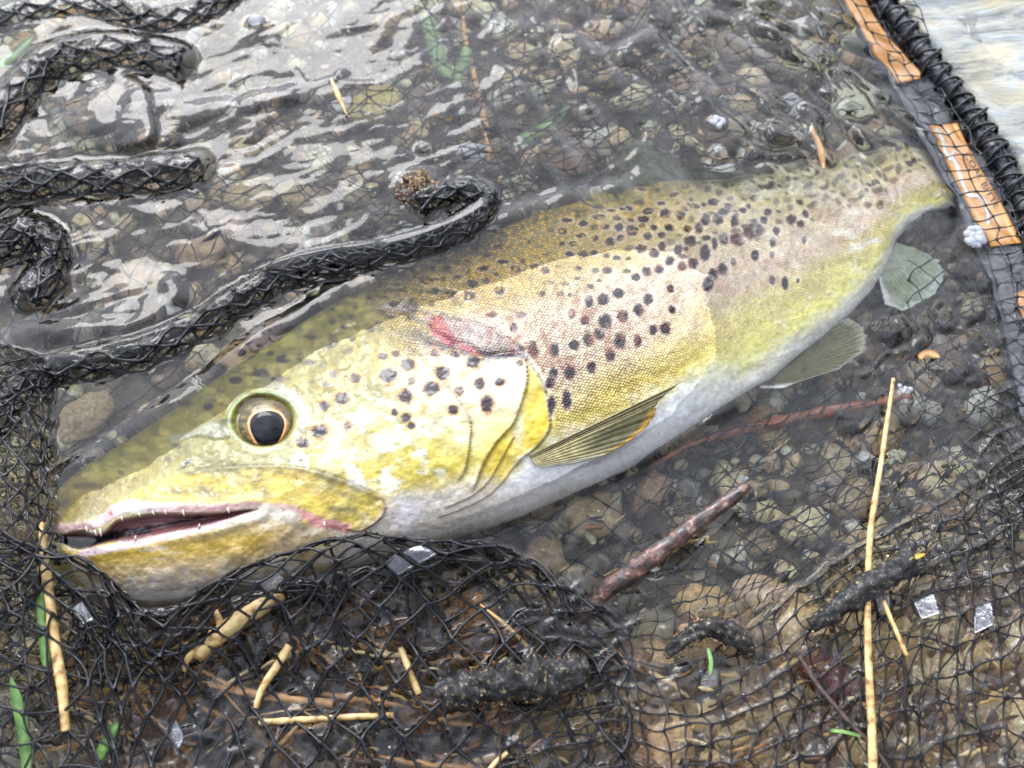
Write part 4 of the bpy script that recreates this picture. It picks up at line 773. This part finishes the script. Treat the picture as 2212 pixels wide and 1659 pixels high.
mid_r = sstep(1150, 1300, VX)*sstep(980, 1080, VY)*sstep(1330, 1200, VY); H += ripple(.014, .008, .0006, 24, .8)*mid_r
upl = sstep(900, 500, VX)*sstep(1000, 760, VY); H += ripple(.050, .030, .0018, 27, .2)*upl+ripple(.012, .007, .00022, 28, .3)*upl
def poly_in(poly, soft):
    m = np.zeros_like(H); s = inn; m[s] = sstep(-soft, soft, sdpoly(VX[s], VY[s], smooth_poly(poly, 60, True))); return m
# pool held up between two folds at the upper left, tipped towards the sky
m_ = poly_in([(18, 330), (50, 250), (95, 190), (165, 150), (300, 180), (330, 240), (330, 320), (200, 325)], 10); H += m_*(.0014+np.clip((GY-.105)*-.03+(GX+.165)*.07, -.004, .004))
m_ = poly_in([(0, 560), (120, 545), (260, 560), (380, 600), (400, 660), (300, 730), (130, 740), (0, 700)], 26); H += m_*(.0012+np.clip((GY-.045)*-.08+(GX+.14)*.06, -.003, .003))
# the film that climbs over the trout's back
s = inn; dsh = np.full_like(H, -999.); dsh[s] = sdpoly(VX[s], VY[s], infish)
back = sstep(1500, 1250, VX)
sid = np.zeros_like(H); dtop, _, _ = pdist(VX[s], VY[s], smooth_poly([q_[0] for q_ in ST[:16]], 60)); sid[s] = dtop
onb = np.where(dsh > 0, 1, 0); sd_top = np.where(dsh > 0, sid, -sid)
H *= 1-.85*sstep(-30, 15, dsh)*back
H += .0019*sstep(-66, 0, sd_top)*back*sstep(-60, -20, dsh)*(s)
H += .0008*np.exp(-((dsh+4)/14)**2)*sstep(900, 1000, VX)*sstep(900, 700, -VY+1700)*(s)*(1-onb)
# the surface clings to every strand it touches
pts = np.concatenate(SURF); px_, py_ = toV(pts[:, 0], pts[:, 1]); 
st = .00062; i0 = np.searchsorted(gx, pts[:, 0]); j0 = np.searchsorted(gy, pts[:, 1]); K = 4
ok = (i0 > K+2) & (i0 < len(gx)-K-3) & (j0 > K+2) & (j0 < len(gy)-K-3); i0, j0, pz_ = i0[ok], j0[ok], pts[ok, 2]; pxy = pts[ok, :2]
for (L_, wid, zc) in RIDGES:
    d_ = np.full_like(H, 999.); d_[s], _, _ = pdist(VX[s], VY[s], L_); H += (zc-1.2)*.001*np.exp(-(d_/(wid*.62))**4)
lift = np.zeros_like(H)
for di in range(-K, K+1):
    for dj in range(-K, K+1):
        ii, jj = i0+di, j0+dj; r2 = (gx[ii]-pxy[:, 0])**2+(gy[jj]-pxy[:, 1])**2
        np.maximum.at(lift, (ii, jj), np.clip(pz_*.85+.0002, .0003, .0052)*np.exp(-r2/(.00115**2)))
H = np.maximum(H, H*.4+lift)
# dome round the sandy lump and round floating bubbles
for (x, y, r_, h_) in [(905, 400, .0085, .0016), (1548, 272, .0035, .0010), (2106, 515, .0060, .0012), (550, 48, .0035, .0010), (735, 160, .0025, .0008), (915, 322, .003, .001)]:
    c0 = P(x, y, 0); H += h_*np.exp(-(((GX-c0[0])**2+(GY-c0[1])**2)/r_**2)**2)
Hs = H.copy(); Hs[1:-1, 1:-1] = (H[1:-1, 1:-1]*4+H[:-2, 1:-1]+H[2:, 1:-1]+H[1:-1, :-2]+H[1:-1, 2:])/8; Hs[~inn] = Hs[~inn]*.4
water = tag(mesh_obj('water', np.stack([GX, GY, Hs], -1).reshape(-1, 3), gridF(len(gx), len(gy)), M_water), kind='structure')
def water_h(x, y):
    c0 = P(x, y, 0); return float(Hs[np.searchsorted(gx, c0[0]), np.searchsorted(gy, c0[1])])
# ================================================================== STREAM BED
ax_ = axis(-.26, .26, .003, 2.2, 30); ay_ = axis(-.16, .26, .003, 2.2, 30); AX, AY = np.meshgrid(ax_, ay_, indexing='ij')
AZ = -.0445+.004*(fbm(AX*30, AY*30, 2, 4)-.5)
tag(mesh_obj('stream_bed', np.stack([AX, AY, AZ], -1).reshape(-1, 3), gridF(len(ax_), len(ay_)), M_silt), kind='structure')
def ico():
    import bmesh
    bm = bmesh.new(); bmesh.ops.create_icosphere(bm, subdivisions=2, radius=1.0); bm.verts.ensure_lookup_table()
    V = np.array([v.co[:] for v in bm.verts]); F = np.array([[v.index for v in f.verts] for f in bm.faces]); bm.free(); return V, F
IV, IF = ico()
PAL = np.array([(150, 128, 92), (128, 108, 76), (172, 150, 112), (112, 98, 74), (96, 88, 76), (136, 122, 100), (180, 162, 126), (84, 70, 52), (120, 104, 90), (158, 132, 104), (140, 138, 124)])
def pebbles(n, rmin, rmax, zb, seed, area=None, p=2.2, gain=1.6):
    rg = np.random.default_rng(seed); x = rg.uniform(-.30, .30, n); y = rg.uniform(-.19, .28, n)
    if area is not None:
        q_ = area(rg, n); x, y = q_
    r = rmin+(rmax-rmin)*rg.uniform(size=n)**p; fl = rg.uniform(.45, .8, n); el = rg.uniform(.7, 1.35, n); a = rg.uniform(0, np.pi, n)
    V = IV[None]*np.ones((n, 1, 1)); ph = rg.uniform(0, 50, (n, 1))
    V = np.sign(V)*np.abs(V)**rg.uniform(.84, 1.0, (n, 1, 1)); V = V*(1+.45*(vn(V[..., 0]*1.7+ph, V[..., 1]*1.7+V[..., 2]*1.3+ph, seed)-.5))[..., None]
    X = V[..., 0]*(r*el)[:, None]; Y = V[..., 1]*(r/el)[:, None]; Z = V[..., 2]*(r*fl)[:, None]
    tx_, ty_ = rg.normal(size=(2, n, 1))*.22; Z = Z+X*tx_+Y*ty_
    W_ = np.stack([X*np.cos(a)[:, None]-Y*np.sin(a)[:, None]+x[:, None], X*np.sin(a)[:, None]+Y*np.cos(a)[:, None]+y[:, None], Z+(zb+r*fl*.45+rg.uniform(0, .004, n))[:, None]], -1)
    F = (IF[None]+(np.arange(n)*len(IV))[:, None, None]).reshape(-1, 3)
    C_ = np.clip(lin(PAL[rg.integers(0, len(PAL), n)])*(.6+1.15*rg.uniform(size=(n, 1))**1.2)*gain, 0, .6); C_ = np.repeat(C_, len(IV), 0)
    return W_.reshape(-1, 3), F, C_
A1 = pebbles(3400, .0022, .0085, -.0435, 4); A2_ = pebbles(5200, .0010, .0030, -.0410, 6, p=1.5)
V, F = join([A1[:2], A2_[:2]]); tag(mesh_obj('gravel', V, F, M_peb, None, np.r_[A1[2], A2_[2]]), kind='stuff')
def stone(name, x, y, z, rx, ry, rz, ang, col, seed, label, mt=None, cat='stone', group=None, rough=.3):
    rg = np.random.default_rng(seed); n1, n2 = 40, 28; th_ = np.linspace(0, np.pi, n2)[:, None]; p_ = np.linspace(0, 2*np.pi, n1, endpoint=False)[None]
    D = np.stack([np.sin(th_)*np.cos(p_), np.sin(th_)*np.sin(p_), np.cos(th_)+0*p_], -1)
    k_ = 1+rough*(fbm(D[..., 0]*1.5+seed, D[..., 1]*1.5+D[..., 2]*1.3+seed, seed, 4)-.5)*2
    D = D*k_[..., None]*np.array([rx, ry, rz]); ca, sa = math.cos(ang), math.sin(ang)
    D = np.stack([D[..., 0]*ca-D[..., 1]*sa, D[..., 0]*sa+D[..., 1]*ca, D[..., 2]], -1)
    cc = np.tile(lin(col), (n1*n2, 1)); o = mesh_obj(name, D.reshape(-1, 3), gridF(n2, n1, True), mt or M_peb, None, cc); o.location = P(x, y, z*.001)
    return tag(o, label, cat, group)
for (x, y, z, rx, ry, rz, an_, c_, lab) in [
    (815, 225, -29, .013, .010, .006, .8, (176, 162, 100), 'olive yellow stone seen through net above the middle of the fish'),
    (850, 60, -34, .012, .008, .006, .2, (150, 130, 96), 'tan stone under the net at the top edge beside the green weed'),
    (440, 545, -33, .011, .007, .005, .1, (168, 140, 104), 'pinkish tan stone under open net cells above the rolled ridge'),
    (540, 420, -33, .010, .009, .005, .4, (166, 148, 108), 'squarish beige stone under diamond net cells left of the sandy lump'),
    (660, 430, -34, .012, .007, .005, -.4, (158, 140, 102), 'beige stone showing between net folds just left of the sandy lump'),
    (300, 615, -34, .010, .007, .005, -.2, (172, 148, 112), 'tan stone under the bright sky reflection left of the ridge'),
    (1225, 350, -33, .011, .009, .006, .3, (138, 116, 96), 'brown grey stone ringed by loose black threads above the dorsal fin'),
    (1640, 1290, -24, .010, .008, .006, -.5, (206, 176, 140), 'pale pinkish stone under fine net right of the brown stick'),
    (1535, 1330, -26, .013, .008, .006, -.5, (186, 156, 104), 'yellow tan stone under the square net cells below the brown stick'),
    (1915, 1400, -14, .015, .011, .006, .4, (176, 150, 100), 'broad sandy yellow stone beneath the straw at the lower right'),
    (1790, 1460, -12, .011, .007, .006, -.9, (104, 50, 36), 'reddish brown stone under the net beside the thin dark twig'),
    (180, 905, -34, .008, .012, .005, -.5, (168, 148, 108), 'tan stone behind net left of the snout above the waterline'),
    (1180, 1590, -14, .013, .010, .006, .2, (158, 130, 82), 'golden brown stone under the net at the bottom edge below the crusted black roll'),
    (1440, 1620, -12, .010, .008, .006, .9, (188, 154, 112), 'pinkish tan stone under the net at the bottom middle'),
    (150, 40, -14, .011, .008, .005, .3, (196, 164, 98), 'golden stone under dark net folds in the top left corner'),
    (60, 90, -14, .009, .006, .004, .5, (206, 172, 108), 'small bright gold stone at the left edge under the topmost fold')]:
    stone('stone', x, y, z, rx, ry, rz, an_, c_, int(x), lab)
# amber shingle below the folded net under the jaw, lifted nearly to the surface
def shal(rg, n):
    x = rg.uniform(300, 1250, n); y = rg.uniform(1290, 1760, n); q_ = P(x, y, -.014); return q_[:, 0], q_[:, 1]
PAL = np.array([(130, 84, 34), (96, 62, 28), (150, 104, 48), (64, 46, 28), (104, 84, 54), (44, 34, 26), (120, 100, 66)])
A3 = pebbles(420, .002, .0075, -.020, 14, shal, gain=.62); tag(mesh_obj('amber_gravel', A3[0], A3[1], M_peb, None, A3[2]), kind='stuff')
def shal2(rg, n):
    x = rg.uniform(1150, 2400, n); y = rg.uniform(1180, 1800, n); k = (y > 1680-x*.22); q_ = P(x[k], y[k], -.012); 
    X_, Y_ = np.full(n, 9.), np.full(n, 9.); X_[:k.sum()] = q_[:, 0]; Y_[:k.sum()] = q_[:, 1]; X_[k.sum():] = q_[0, 0]; Y_[k.sum():] = q_[0, 1]; return X_, Y_
PAL = np.array([(150, 128, 88), (122, 98, 66), (172, 148, 108), (110, 92, 70), (136, 112, 74), (92, 72, 50), (180, 160, 122), (108, 82, 58)])
A4 = pebbles(1900, .0012, .0075, -.020, 16, shal2, gain=.95); tag(mesh_obj('shallow_gravel', A4[0], A4[1], M_peb, None, A4[2]), kind='stuff')
# bed rises there: a mound of silt carries the shallow gravel
sx_ = np.linspace(-.26, .30, 160); sy_ = np.linspace(-.20, .05, 90); SX, SY = np.meshgrid(sx_, sy_, indexing='ij'); a1, a2 = toV(SX, SY, -.02)
m1 = sstep(1120, 1330, a2+(a1 < 1150)*120)*sstep(1560-a1*.22, 1700-a1*.22, a2); SZ = -.046+.0275*m1+.003*(fbm(SX*60, SY*60, 5, 4)-.5)
tag(mesh_obj('silt_bank', np.stack([SX, SY, SZ], -1).reshape(-1, 3), gridF(160, 90), M_silt), kind='structure')
# pale rock outside the rim
rx_ = np.linspace(.115, .55, 240); ry_ = np.linspace(-.02, .50, 260); RX, RY = np.meshgrid(rx_, ry_, indexing='ij'); vx, vy = toV(RX, RY, .0)
dL, sL, _ = pdist(vx, vy, np.r_[[[1700, -420]], Lc, [[2420, 1100]]]); sdr = np.where(sL > 0, dL, -dL); 
lp = P(2150, 100, 0); lx_, ly_ = toV(lp[0], lp[1], 0); 
k_, sk, _ = pdist(np.array([2150.]), np.array([100.]), np.r_[[[1700, -420]], Lc, [[2420, 1100]]]); sdr = sdr*sk[0]
c_, s_ = math.cos(math.radians(-55)), math.sin(math.radians(-55)); al_ = RX*c_+RY*s_; cr_ = -RX*s_+RY*c_
RZ = -.07+.072*sstep(-70, 40, sdr)+.012*sstep(20, 400, sdr)+.006*(fbm(cr_*90, al_*14, 5, 5)-.5)*sstep(-20, 40, sdr)+.0015*(fbm(cr_*400, al_*60, 7, 3)-.5)
tag(mesh_obj('pale_rock', np.stack([RX, RY, RZ], -1).reshape(-1, 3), gridF(240, 260), M_white), 'large pale streaked rock outside the net rim in the top right corner', 'rock')
# ================================================================== LOOSE THINGS
def rod(name, pts, r, mt, label, cat, sides=12, bump_=.15, seed=1, n=40, group=None, nodes=None, taper=None):
    c_ = catmull(pts, n); rr_ = np.full(n, float(r)) if taper is None else np.interp(np.linspace(0, 1, n), np.linspace(0, 1, len(taper)), taper)*r
    if nodes:
        for q_ in nodes: rr_ = rr_*(1+.2*np.exp(-((np.linspace(0, 1, n)-q_)/.012)**2))
    V, F = tube(P(c_[:, 0], c_[:, 1], c_[:, 2]*.001), rr_, sides, bump_, seed); return tag(mesh_obj(name, V, F, mt), label, cat, group)
bst = rod('brown_stick', [(1250, 1345, -12), (1300, 1285, -2), (1370, 1232, 4), (1440, 1180, 7), (1520, 1120, 10), (1600, 1062, 13), (1618, 1050, 13)], .0024, M_bark, 'wet reddish brown stick with flaking bark slanting up out of the water below the fish', 'stick', 14, .28, 3, 90, taper=[1.25, 1.3, 1.35, 1.2, 1.1, .9, .4])
rod('straw_stalk', [(1930, 818, 5), (1915, 920, 5), (1897, 1040, 5), (1880, 1150, 5), (1874, 1300, 5.5), (1877, 1450, 6), (1884, 1580, 6), (1886, 1720, 6)], .00095, M_straw, 'long pale yellow straw running down the right side to the bottom edge', 'straw', 10, .1, 5, 120, nodes=[.35], taper=[.7, .9, 1, 1.1, 1.2, 1.35, 1.5])
rod('straw_stalk', [(90, 1130, 9), (98, 1220, 9), (108, 1300, 8), (120, 1400, 6), (135, 1490, 5), (142, 1580, 4)], .0018, M_straw, 'thick jointed straw standing at the left edge in front of the jaw', 'straw', 12, .12, 7, 120, nodes=[.06, .1, .5, .72], taper=[.5, .9, .85, 1, .95, .7])
rod('cane_piece', [(610, 1284, 1), (560, 1312, 3), (500, 1352, 4), (450, 1392, 4), (425, 1420, 3)], .0028, M_straw, 'split yellow cane piece with a broken side shoot under the net below the jaw', 'cane', 12, .22, 9, 70, nodes=[.66], taper=[.9, 1.0, 1.0, .9, .7])
o = rod('side_shoot', [(478, 1352, 5), (470, 1330, 6), (466, 1318, 6)], .0012, M_straw, None, None, 8, .3, 2, 16, taper=[1, .8, .5])
o2 = rod('side_shoot', [(430, 1400, 3), (405, 1425, 3), (398, 1450, 2)], .0013, M_straw, None, None, 8, .4, 4, 16, taper=[1, .8, .6])
bpy.context.view_layer.update(); cane = bpy.data.objects['cane_piece']; o.parent = cane; o2.parent = cane
rod('straw_stalk', [(625, 1395, 3), (600, 1435, 3), (565, 1490, 2), (552, 1530, 1)], .0013, M_straw, 'short forked straw stub lying under the front net right of the cane', 'straw', 8, .2, 11, 40, taper=[1.1, 1, .8, .6])
rod('straw_stalk', [(1908, 1298, 5.5), (1930, 1350, 5.5), (1959, 1417, 5.5)], .00072, M_straw, 'thin short yellow straw slanting beside the long straw on the lower right net', 'straw', 8, .1, 12, 30)
rod('straw_stalk', [(1000, 10, -20), (1004, 80, -20), (1022, 150, -20), (1040, 230, -19), (1050, 290, -19), (1056, 350, -18)], .0012, M_tan, 'tan straw lying under the net at top centre, running downwards', 'straw', 8, .2, 13, 60)
rod('straw_stalk', [(715, 170, 1.2), (730, 205, 1), (750, 250, .8)], .0009, M_straw, 'tiny pale straw floating on the water at upper left centre', 'straw', 8, .2, 14, 30, taper=[.6, 1.4, .3])
rod('straw_stalk', [(1752, 275, 0), (1762, 300, 0), (1775, 335, -1), (1780, 365, -1)], .0012, M_tan, 'short tan straw floating over the rear back of the fish', 'straw', 8, .4, 15, 30, taper=[.6, 1.1, 1.2, .5])
rod('straw_stalk', [(865, 1400, 0), (885, 1450, 1), (905, 1500, 0)], .0011, M_straw, 'stubby golden straw poking up through the net above the crusted black roll', 'straw', 8, .2, 17, 30)
rod('straw_stalk', [(560, 1560, 0), (700, 1552, 1), (850, 1545, 0)], .0010, M_straw, 'long flat straw under the front net at the bottom left centre', 'straw', 8, .2, 18, 50)
rod('straw_stalk', [(430, 1470, -3), (560, 1500, -2), (720, 1520, -3)], .0013, M_tan, 'brown straw lying across under the net below the cane', 'straw', 8, .2, 19, 50)
rod('straw_stalk', [(1095, 1625, 1), (1060, 1660, 1), (1030, 1720, 1)], .0008, M_straw, 'thin straw tip at the bottom edge below the crusted black roll', 'straw', 8, .2, 20, 20)
rod('orange_stem', [(1400, 1000, -28), (1500, 958, -28), (1640, 918, -28), (1780, 890, -28), (1900, 868, -27), (1970, 856, -26)], .0018, M_orange_stem, 'orange pink stem lying under water across the pool right of the belly', 'stem', 10, .25, 21, 90, taper=[.8, 1, 1.1, 1.1, .9, .6])
rod('dark_twig', [(1728, 1420, 3), (1770, 1485, 3), (1830, 1555, 3.5), (1890, 1620, 3.5), (1960, 1720, 3)], .00075, M_twig, 'thin dark twig slanting to the bottom edge across the long straw', 'twig', 8, .25, 22, 60)
# sand crusted black rolls
def grains(o, n, seed, size=.00042, side=.15):
    """grit stuck to the upper face of a crusted thing"""
    rg_ = np.random.default_rng(seed); me = o.data; me.update(); A_ = np.zeros(len(me.vertices)*3); B_ = A_.copy(); me.vertices.foreach_get('co', A_); me.vertices.foreach_get('normal', B_)
    A_ = A_.reshape(-1, 3); B_ = B_.reshape(-1, 3); w_ = np.clip(B_[:, 2]+side, 0, None)*(fbm(A_[:, 0]*260, A_[:, 1]*260, seed, 3) > .47); w_ /= w_.sum(); k_ = rg_.choice(len(A_), n, p=w_)
    T4 = np.array([[1, 1, 1], [1, -1, -1], [-1, 1, -1], [-1, -1, 1]], float); V = (A_[k_]+rg_.normal(size=(n, 3))*.0004+B_[k_]*.0001)[:, None]+T4[None]*(size*rg_.uniform(.3, 1, n)**1.5)[:, None, None]*rg_.uniform(.5, 1.3, (n, 4, 3))
    F = (np.array([[0, 1, 2], [0, 3, 1], [0, 2, 3], [1, 3, 2]])[None]+np.arange(n)[:, None, None]*4).reshape(-1, 3)
    c_ = np.repeat(lin(np.array([(206, 180, 128), (176, 150, 104), (90, 80, 66), (60, 56, 50), (226, 210, 170), (190, 120, 90)])[rg_.integers(0, 6, n)]), 4, 0)
    g_ = mesh_obj('sand_grains', V.reshape(-1, 3), F, M_litter, o, c_, False); g_['kind'] = 'stuff'; return g_
def roll(pts, r, label, seed, taper):
    o_ = rod('crusted_roll', pts, r, M_crust, label, 'net roll', 26, .62, seed, 130, taper=taper); grains(o_, int(1500*r/.005), seed); return o_
roll([(948, 1500, 3), (1000, 1490, 5), (1080, 1478, 6), (1160, 1462, 6), (1210, 1452, 6), (1262, 1450, 4)], .0052, 'thick sand crusted black roll caught under the net strands at the bottom centre', 31, [.7, 1.05, 1, 1.1, .95, .85])
for dx_, lab, sd in ((0, 'sand speckled black roll breaking the water right of the bottom centre', 32),):
    roll([(1440, 1412, 1), (1490, 1372, 2.5), (1550, 1358, 3), (1600, 1385, 2.5), (1620, 1420, 0)], .0030, lab, sd, [.5, 1, 1.2, 1, .5])
roll([(1750, 1350, 3), (1800, 1318, 4), (1850, 1285, 5), (1900, 1255, 5), (1950, 1222, 4), (1965, 1170, 2)], .0040, 'sand crusted black roll slanting behind the long straw on the right', 33, [.5, .9, 1, 1.15, 1, .5])
stone('sandy_lump', 905, 405, .5, .0082, .0072, .0034, .3, (120, 108, 92), 44, 'grey sandy lump poking through the water at the end of the rolled ridge', M_crust, 'lump', rough=.5)
grains(bpy.data.objects['sandy_lump'], 1400, 5, .0004)
# blades and leaves
def blade(name, pts, wpx, mt, label, cat='grass blade', fold=.3, group=None):
    c_ = catmull(pts, 40); xy = c_[:, :2]; T_ = np.gradient(xy, axis=0); T_ /= np.linalg.norm(T_, axis=1, keepdims=True); N_ = np.stack([-T_[:, 1], T_[:, 0]], 1); t_ = np.linspace(0, 1, 40); ww = wpx/2*np.minimum(1, (1-t_)*4)**.7*np.minimum(1, t_*8+.5)
    q_ = np.stack([xy-N_*ww[:, None], xy, xy+N_*ww[:, None]], 1); z_ = c_[:, 2:3]+np.array([[fold, 0, fold]]); up = P(q_[..., 0], q_[..., 1], z_*.001); dn = up.copy(); dn[..., 2] -= .0003
    F = gridF(40, 3); e_ = np.arange(40)*3; Fs = np.r_[F, F[:, ::-1]+120, np.stack([e_[:-1], e_[1:], e_[1:]+120, e_[:-1]+120], 1), np.stack([e_[:-1]+2, e_[1:]+2, e_[1:]+122, e_[:-1]+122], 1)]
    return tag(mesh_obj(name, np.r_[up.reshape(-1, 3), dn.reshape(-1, 3)], Fs, mt), label, cat, group)
blade('grass_blade', [(62, 1690, 3), (52, 1600, 4), (40, 1530, 5), (22, 1460, 6)], 26, M_green, 'bright green grass blade at the lower left edge beside the thick straw')
blade('grass_blade', [(100, 1440, 5), (92, 1370, 6), (88, 1310, 6), (95, 1250, 6)], 20, M_green, 'darker green grass blade just left behind the thick jointed straw')
blade('grass_blade', [(210, 1640, 1), (235, 1590, 2), (262, 1555, 2)], 22, M_green, 'short green leaf tuft piece under the net near the bottom left')
blade('grass_blade', [(-20, 150, -4), (30, 118, -3), (75, 78, -3)], 22, M_green, 'green blade under water at the upper left edge')
blade('grass_blade', [(-20, 20, -4), (10, 5, -3), (40, -30, -3)], 40, M_green, 'dark green blade in the extreme top left corner')
blade('grass_blade', [(920, 30, -18), (935, 80, -18), (950, 130, -18), (985, 180, -18)], 34, M_greenpale, 'pale green leaf under the net at top centre, widest one')
blade('grass_blade', [(1010, 100, -18), (1000, 140, -18), (975, 190, -19)], 24, M_greenpale, 'small pale green leaf beside the tan straw at top centre')
blade('grass_blade', [(1115, 312, -14), (1150, 290, -14), (1200, 255, -15), (1230, 225, -15)], 22, M_greenpale, 'flat green leaf strip by the loose black threads above the dorsal fin')
blade('grass_blade', [(1530, 1400, 4), (1536, 1430, 5), (1532, 1462, 5)], 9, M_green, 'tiny green blade beside the speckled black roll right of bottom centre')
blade('grass_blade', [(1860, 1590, 4.5), (1820, 1580, 4.5), (1790, 1578, 4)], 7, M_green, 'thin green sliver on the net between twig and long straw')
blade('yellow_sliver', [(1952, 1208, 6), (1972, 1204, 6), (2000, 1196, 6)], 12, M_yleaf, 'small bright yellow sliver at the tip of the crusted roll on the right', 'leaf')
blade('tan_leaf', [(1985, 772, 1), (2005, 762, 1.2), (2032, 772, 1)], 15, M_tan, 'small curled tan leaf floating right of the pelvic fin', 'leaf')
# scraps of straw, bark and leaf caught below the front fold: nobody could count them
PRT, CC = [], []; rg = np.random.default_rng(77)
for k in range(360):
    if k < 110: x, y, z = rg.uniform(150, 1250), rg.uniform(1330, 1700), rg.uniform(-12, -1)
    elif k < 200: x, y, z = rg.uniform(1300, 2250), rg.uniform(1400, 1700), rg.uniform(-9, -1)
    else: x, y, z = rg.uniform(0, 2200), rg.uniform(0, 1650), rg.uniform(-36, -30)
    p0 = P(x, y, z*.001); L_ = rg.uniform(.003, .022)*(.6 if k > 110 else 1.5); a_ = rg.normal(.0, .5); d_ = np.array([math.cos(a_), math.sin(a_), rg.normal()*.1]); nrm_ = np.array([-math.sin(a_), math.cos(a_), 0])
    t_ = np.linspace(-.5, .5, 5)[:, None]; w_ = rg.uniform(.0002, .0011)*np.array([.4, 1, 1, 1, .3]); V, F = tube(p0+d_*t_*L_+nrm_*rg.normal()*L_*.07*(t_**2), w_, 5); PRT.append((V, F))
    CC.append(np.tile(lin([(196, 160, 96), (150, 108, 56), (110, 76, 40), (214, 186, 130), (82, 56, 34), (168, 124, 70)][rg.integers(0, 6)]), (len(V), 1)))
V, F = join(PRT); tag(mesh_obj('plant_litter', V, F, M_litter, None, np.concatenate(CC)), kind='stuff')
# fine grit and specks caught on the surface and strands
n = 1600; x = rg.uniform(0, 2212, n); y = rg.uniform(0, 1659, n); k = ~((sdpoly(x, y, infish) > -20)) | (rg.uniform(size=n) < .03); x, y = x[k], y[k]
PRT = []
tet = np.array([[1, 1, 1], [1, -1, -1], [-1, 1, -1], [-1, -1, 1]], float)*.6; tf = np.array([[0, 1, 2], [0, 3, 1], [0, 2, 3], [1, 3, 2]])
pz2 = P(x, y, 0); hz = Hs[np.clip(np.searchsorted(gx, pz2[:, 0]), 0, len(gx)-1), np.clip(np.searchsorted(gy, pz2[:, 1]), 0, len(gy)-1)]; pz2[:, 2] = hz+.0001
sz = rg.uniform(.0001, .00036, len(x)); V = pz2[:, None]+tet[None]*sz[:, None, None]*rg.uniform(.5, 1.5, (len(x), 4, 3)); F = (tf[None]+np.arange(len(x))[:, None, None]*4).reshape(-1, 3)
cg = np.repeat(lin(np.array([(222, 206, 160), (190, 190, 186), (140, 110, 70), (60, 50, 40)])[rg.integers(0, 4, len(x))]), 4, 0)
tag(mesh_obj('surface_grit', V.reshape(-1, 3), F, M_litter, None, cg, False), kind='stuff')
# foam bubbles
def foam(x, y, R_, nb, label, seed):
    rg = np.random.default_rng(seed); base = P(x, y, 0); base[2] = water_h(x, y)-.0002; prt = []
    for k in range(nb):
        a_, rr_ = rg.uniform(0, 6.28), R_*math.sqrt(rg.uniform())*.8; r_ = R_*rg.uniform(.22, .42) if nb > 1 else R_
        c_ = np.array([rr_*math.cos(a_), rr_*math.sin(a_), 0])*(nb > 1); th_ = np.linspace(0, np.pi, 10)[:, None]; p_ = np.linspace(0, 2*np.pi, 16, endpoint=False)[None]
        D = np.stack([np.sin(th_)*np.cos(p_), np.sin(th_)*np.sin(p_), (np.cos(th_)*.75)+0*p_], -1)*r_+c_; prt.append((D.reshape(-1, 3), gridF(10, 16, True)))
    V, F = join(prt); o = mesh_obj('foam_bubbles', V, F, M_foam); o.location = base; return tag(o, label, 'bubbles')
foam(1548, 272, .0034, 16, 'white bubble cluster floating above the dorsal fin', 1)
foam(1552, 325, .0018, 8, 'smaller bubble cluster just below the one above the dorsal fin', 2)
foam(2106, 515, .0050, 24, 'largest white bubble cluster beside the orange rim patch', 3)
foam(552, 46, .0030, 1, 'single round bubble near the top edge left of centre', 4)
foam(735, 165, .0014, 5, 'tiny bubble group at upper left centre above the floating straw', 5)
foam(1955, 840, .0026, 6, 'bubble group at the top end of the long straw', 6)
foam(395, 955, .0020, 9, 'small bubbles stuck on the head in front of the eye', 7).location = P(405, 1000, float(skin_z(405, 1000)[0]))
foam(525, 865, .0011, 5, 'minute bubbles at the waterline above the eye', 8)
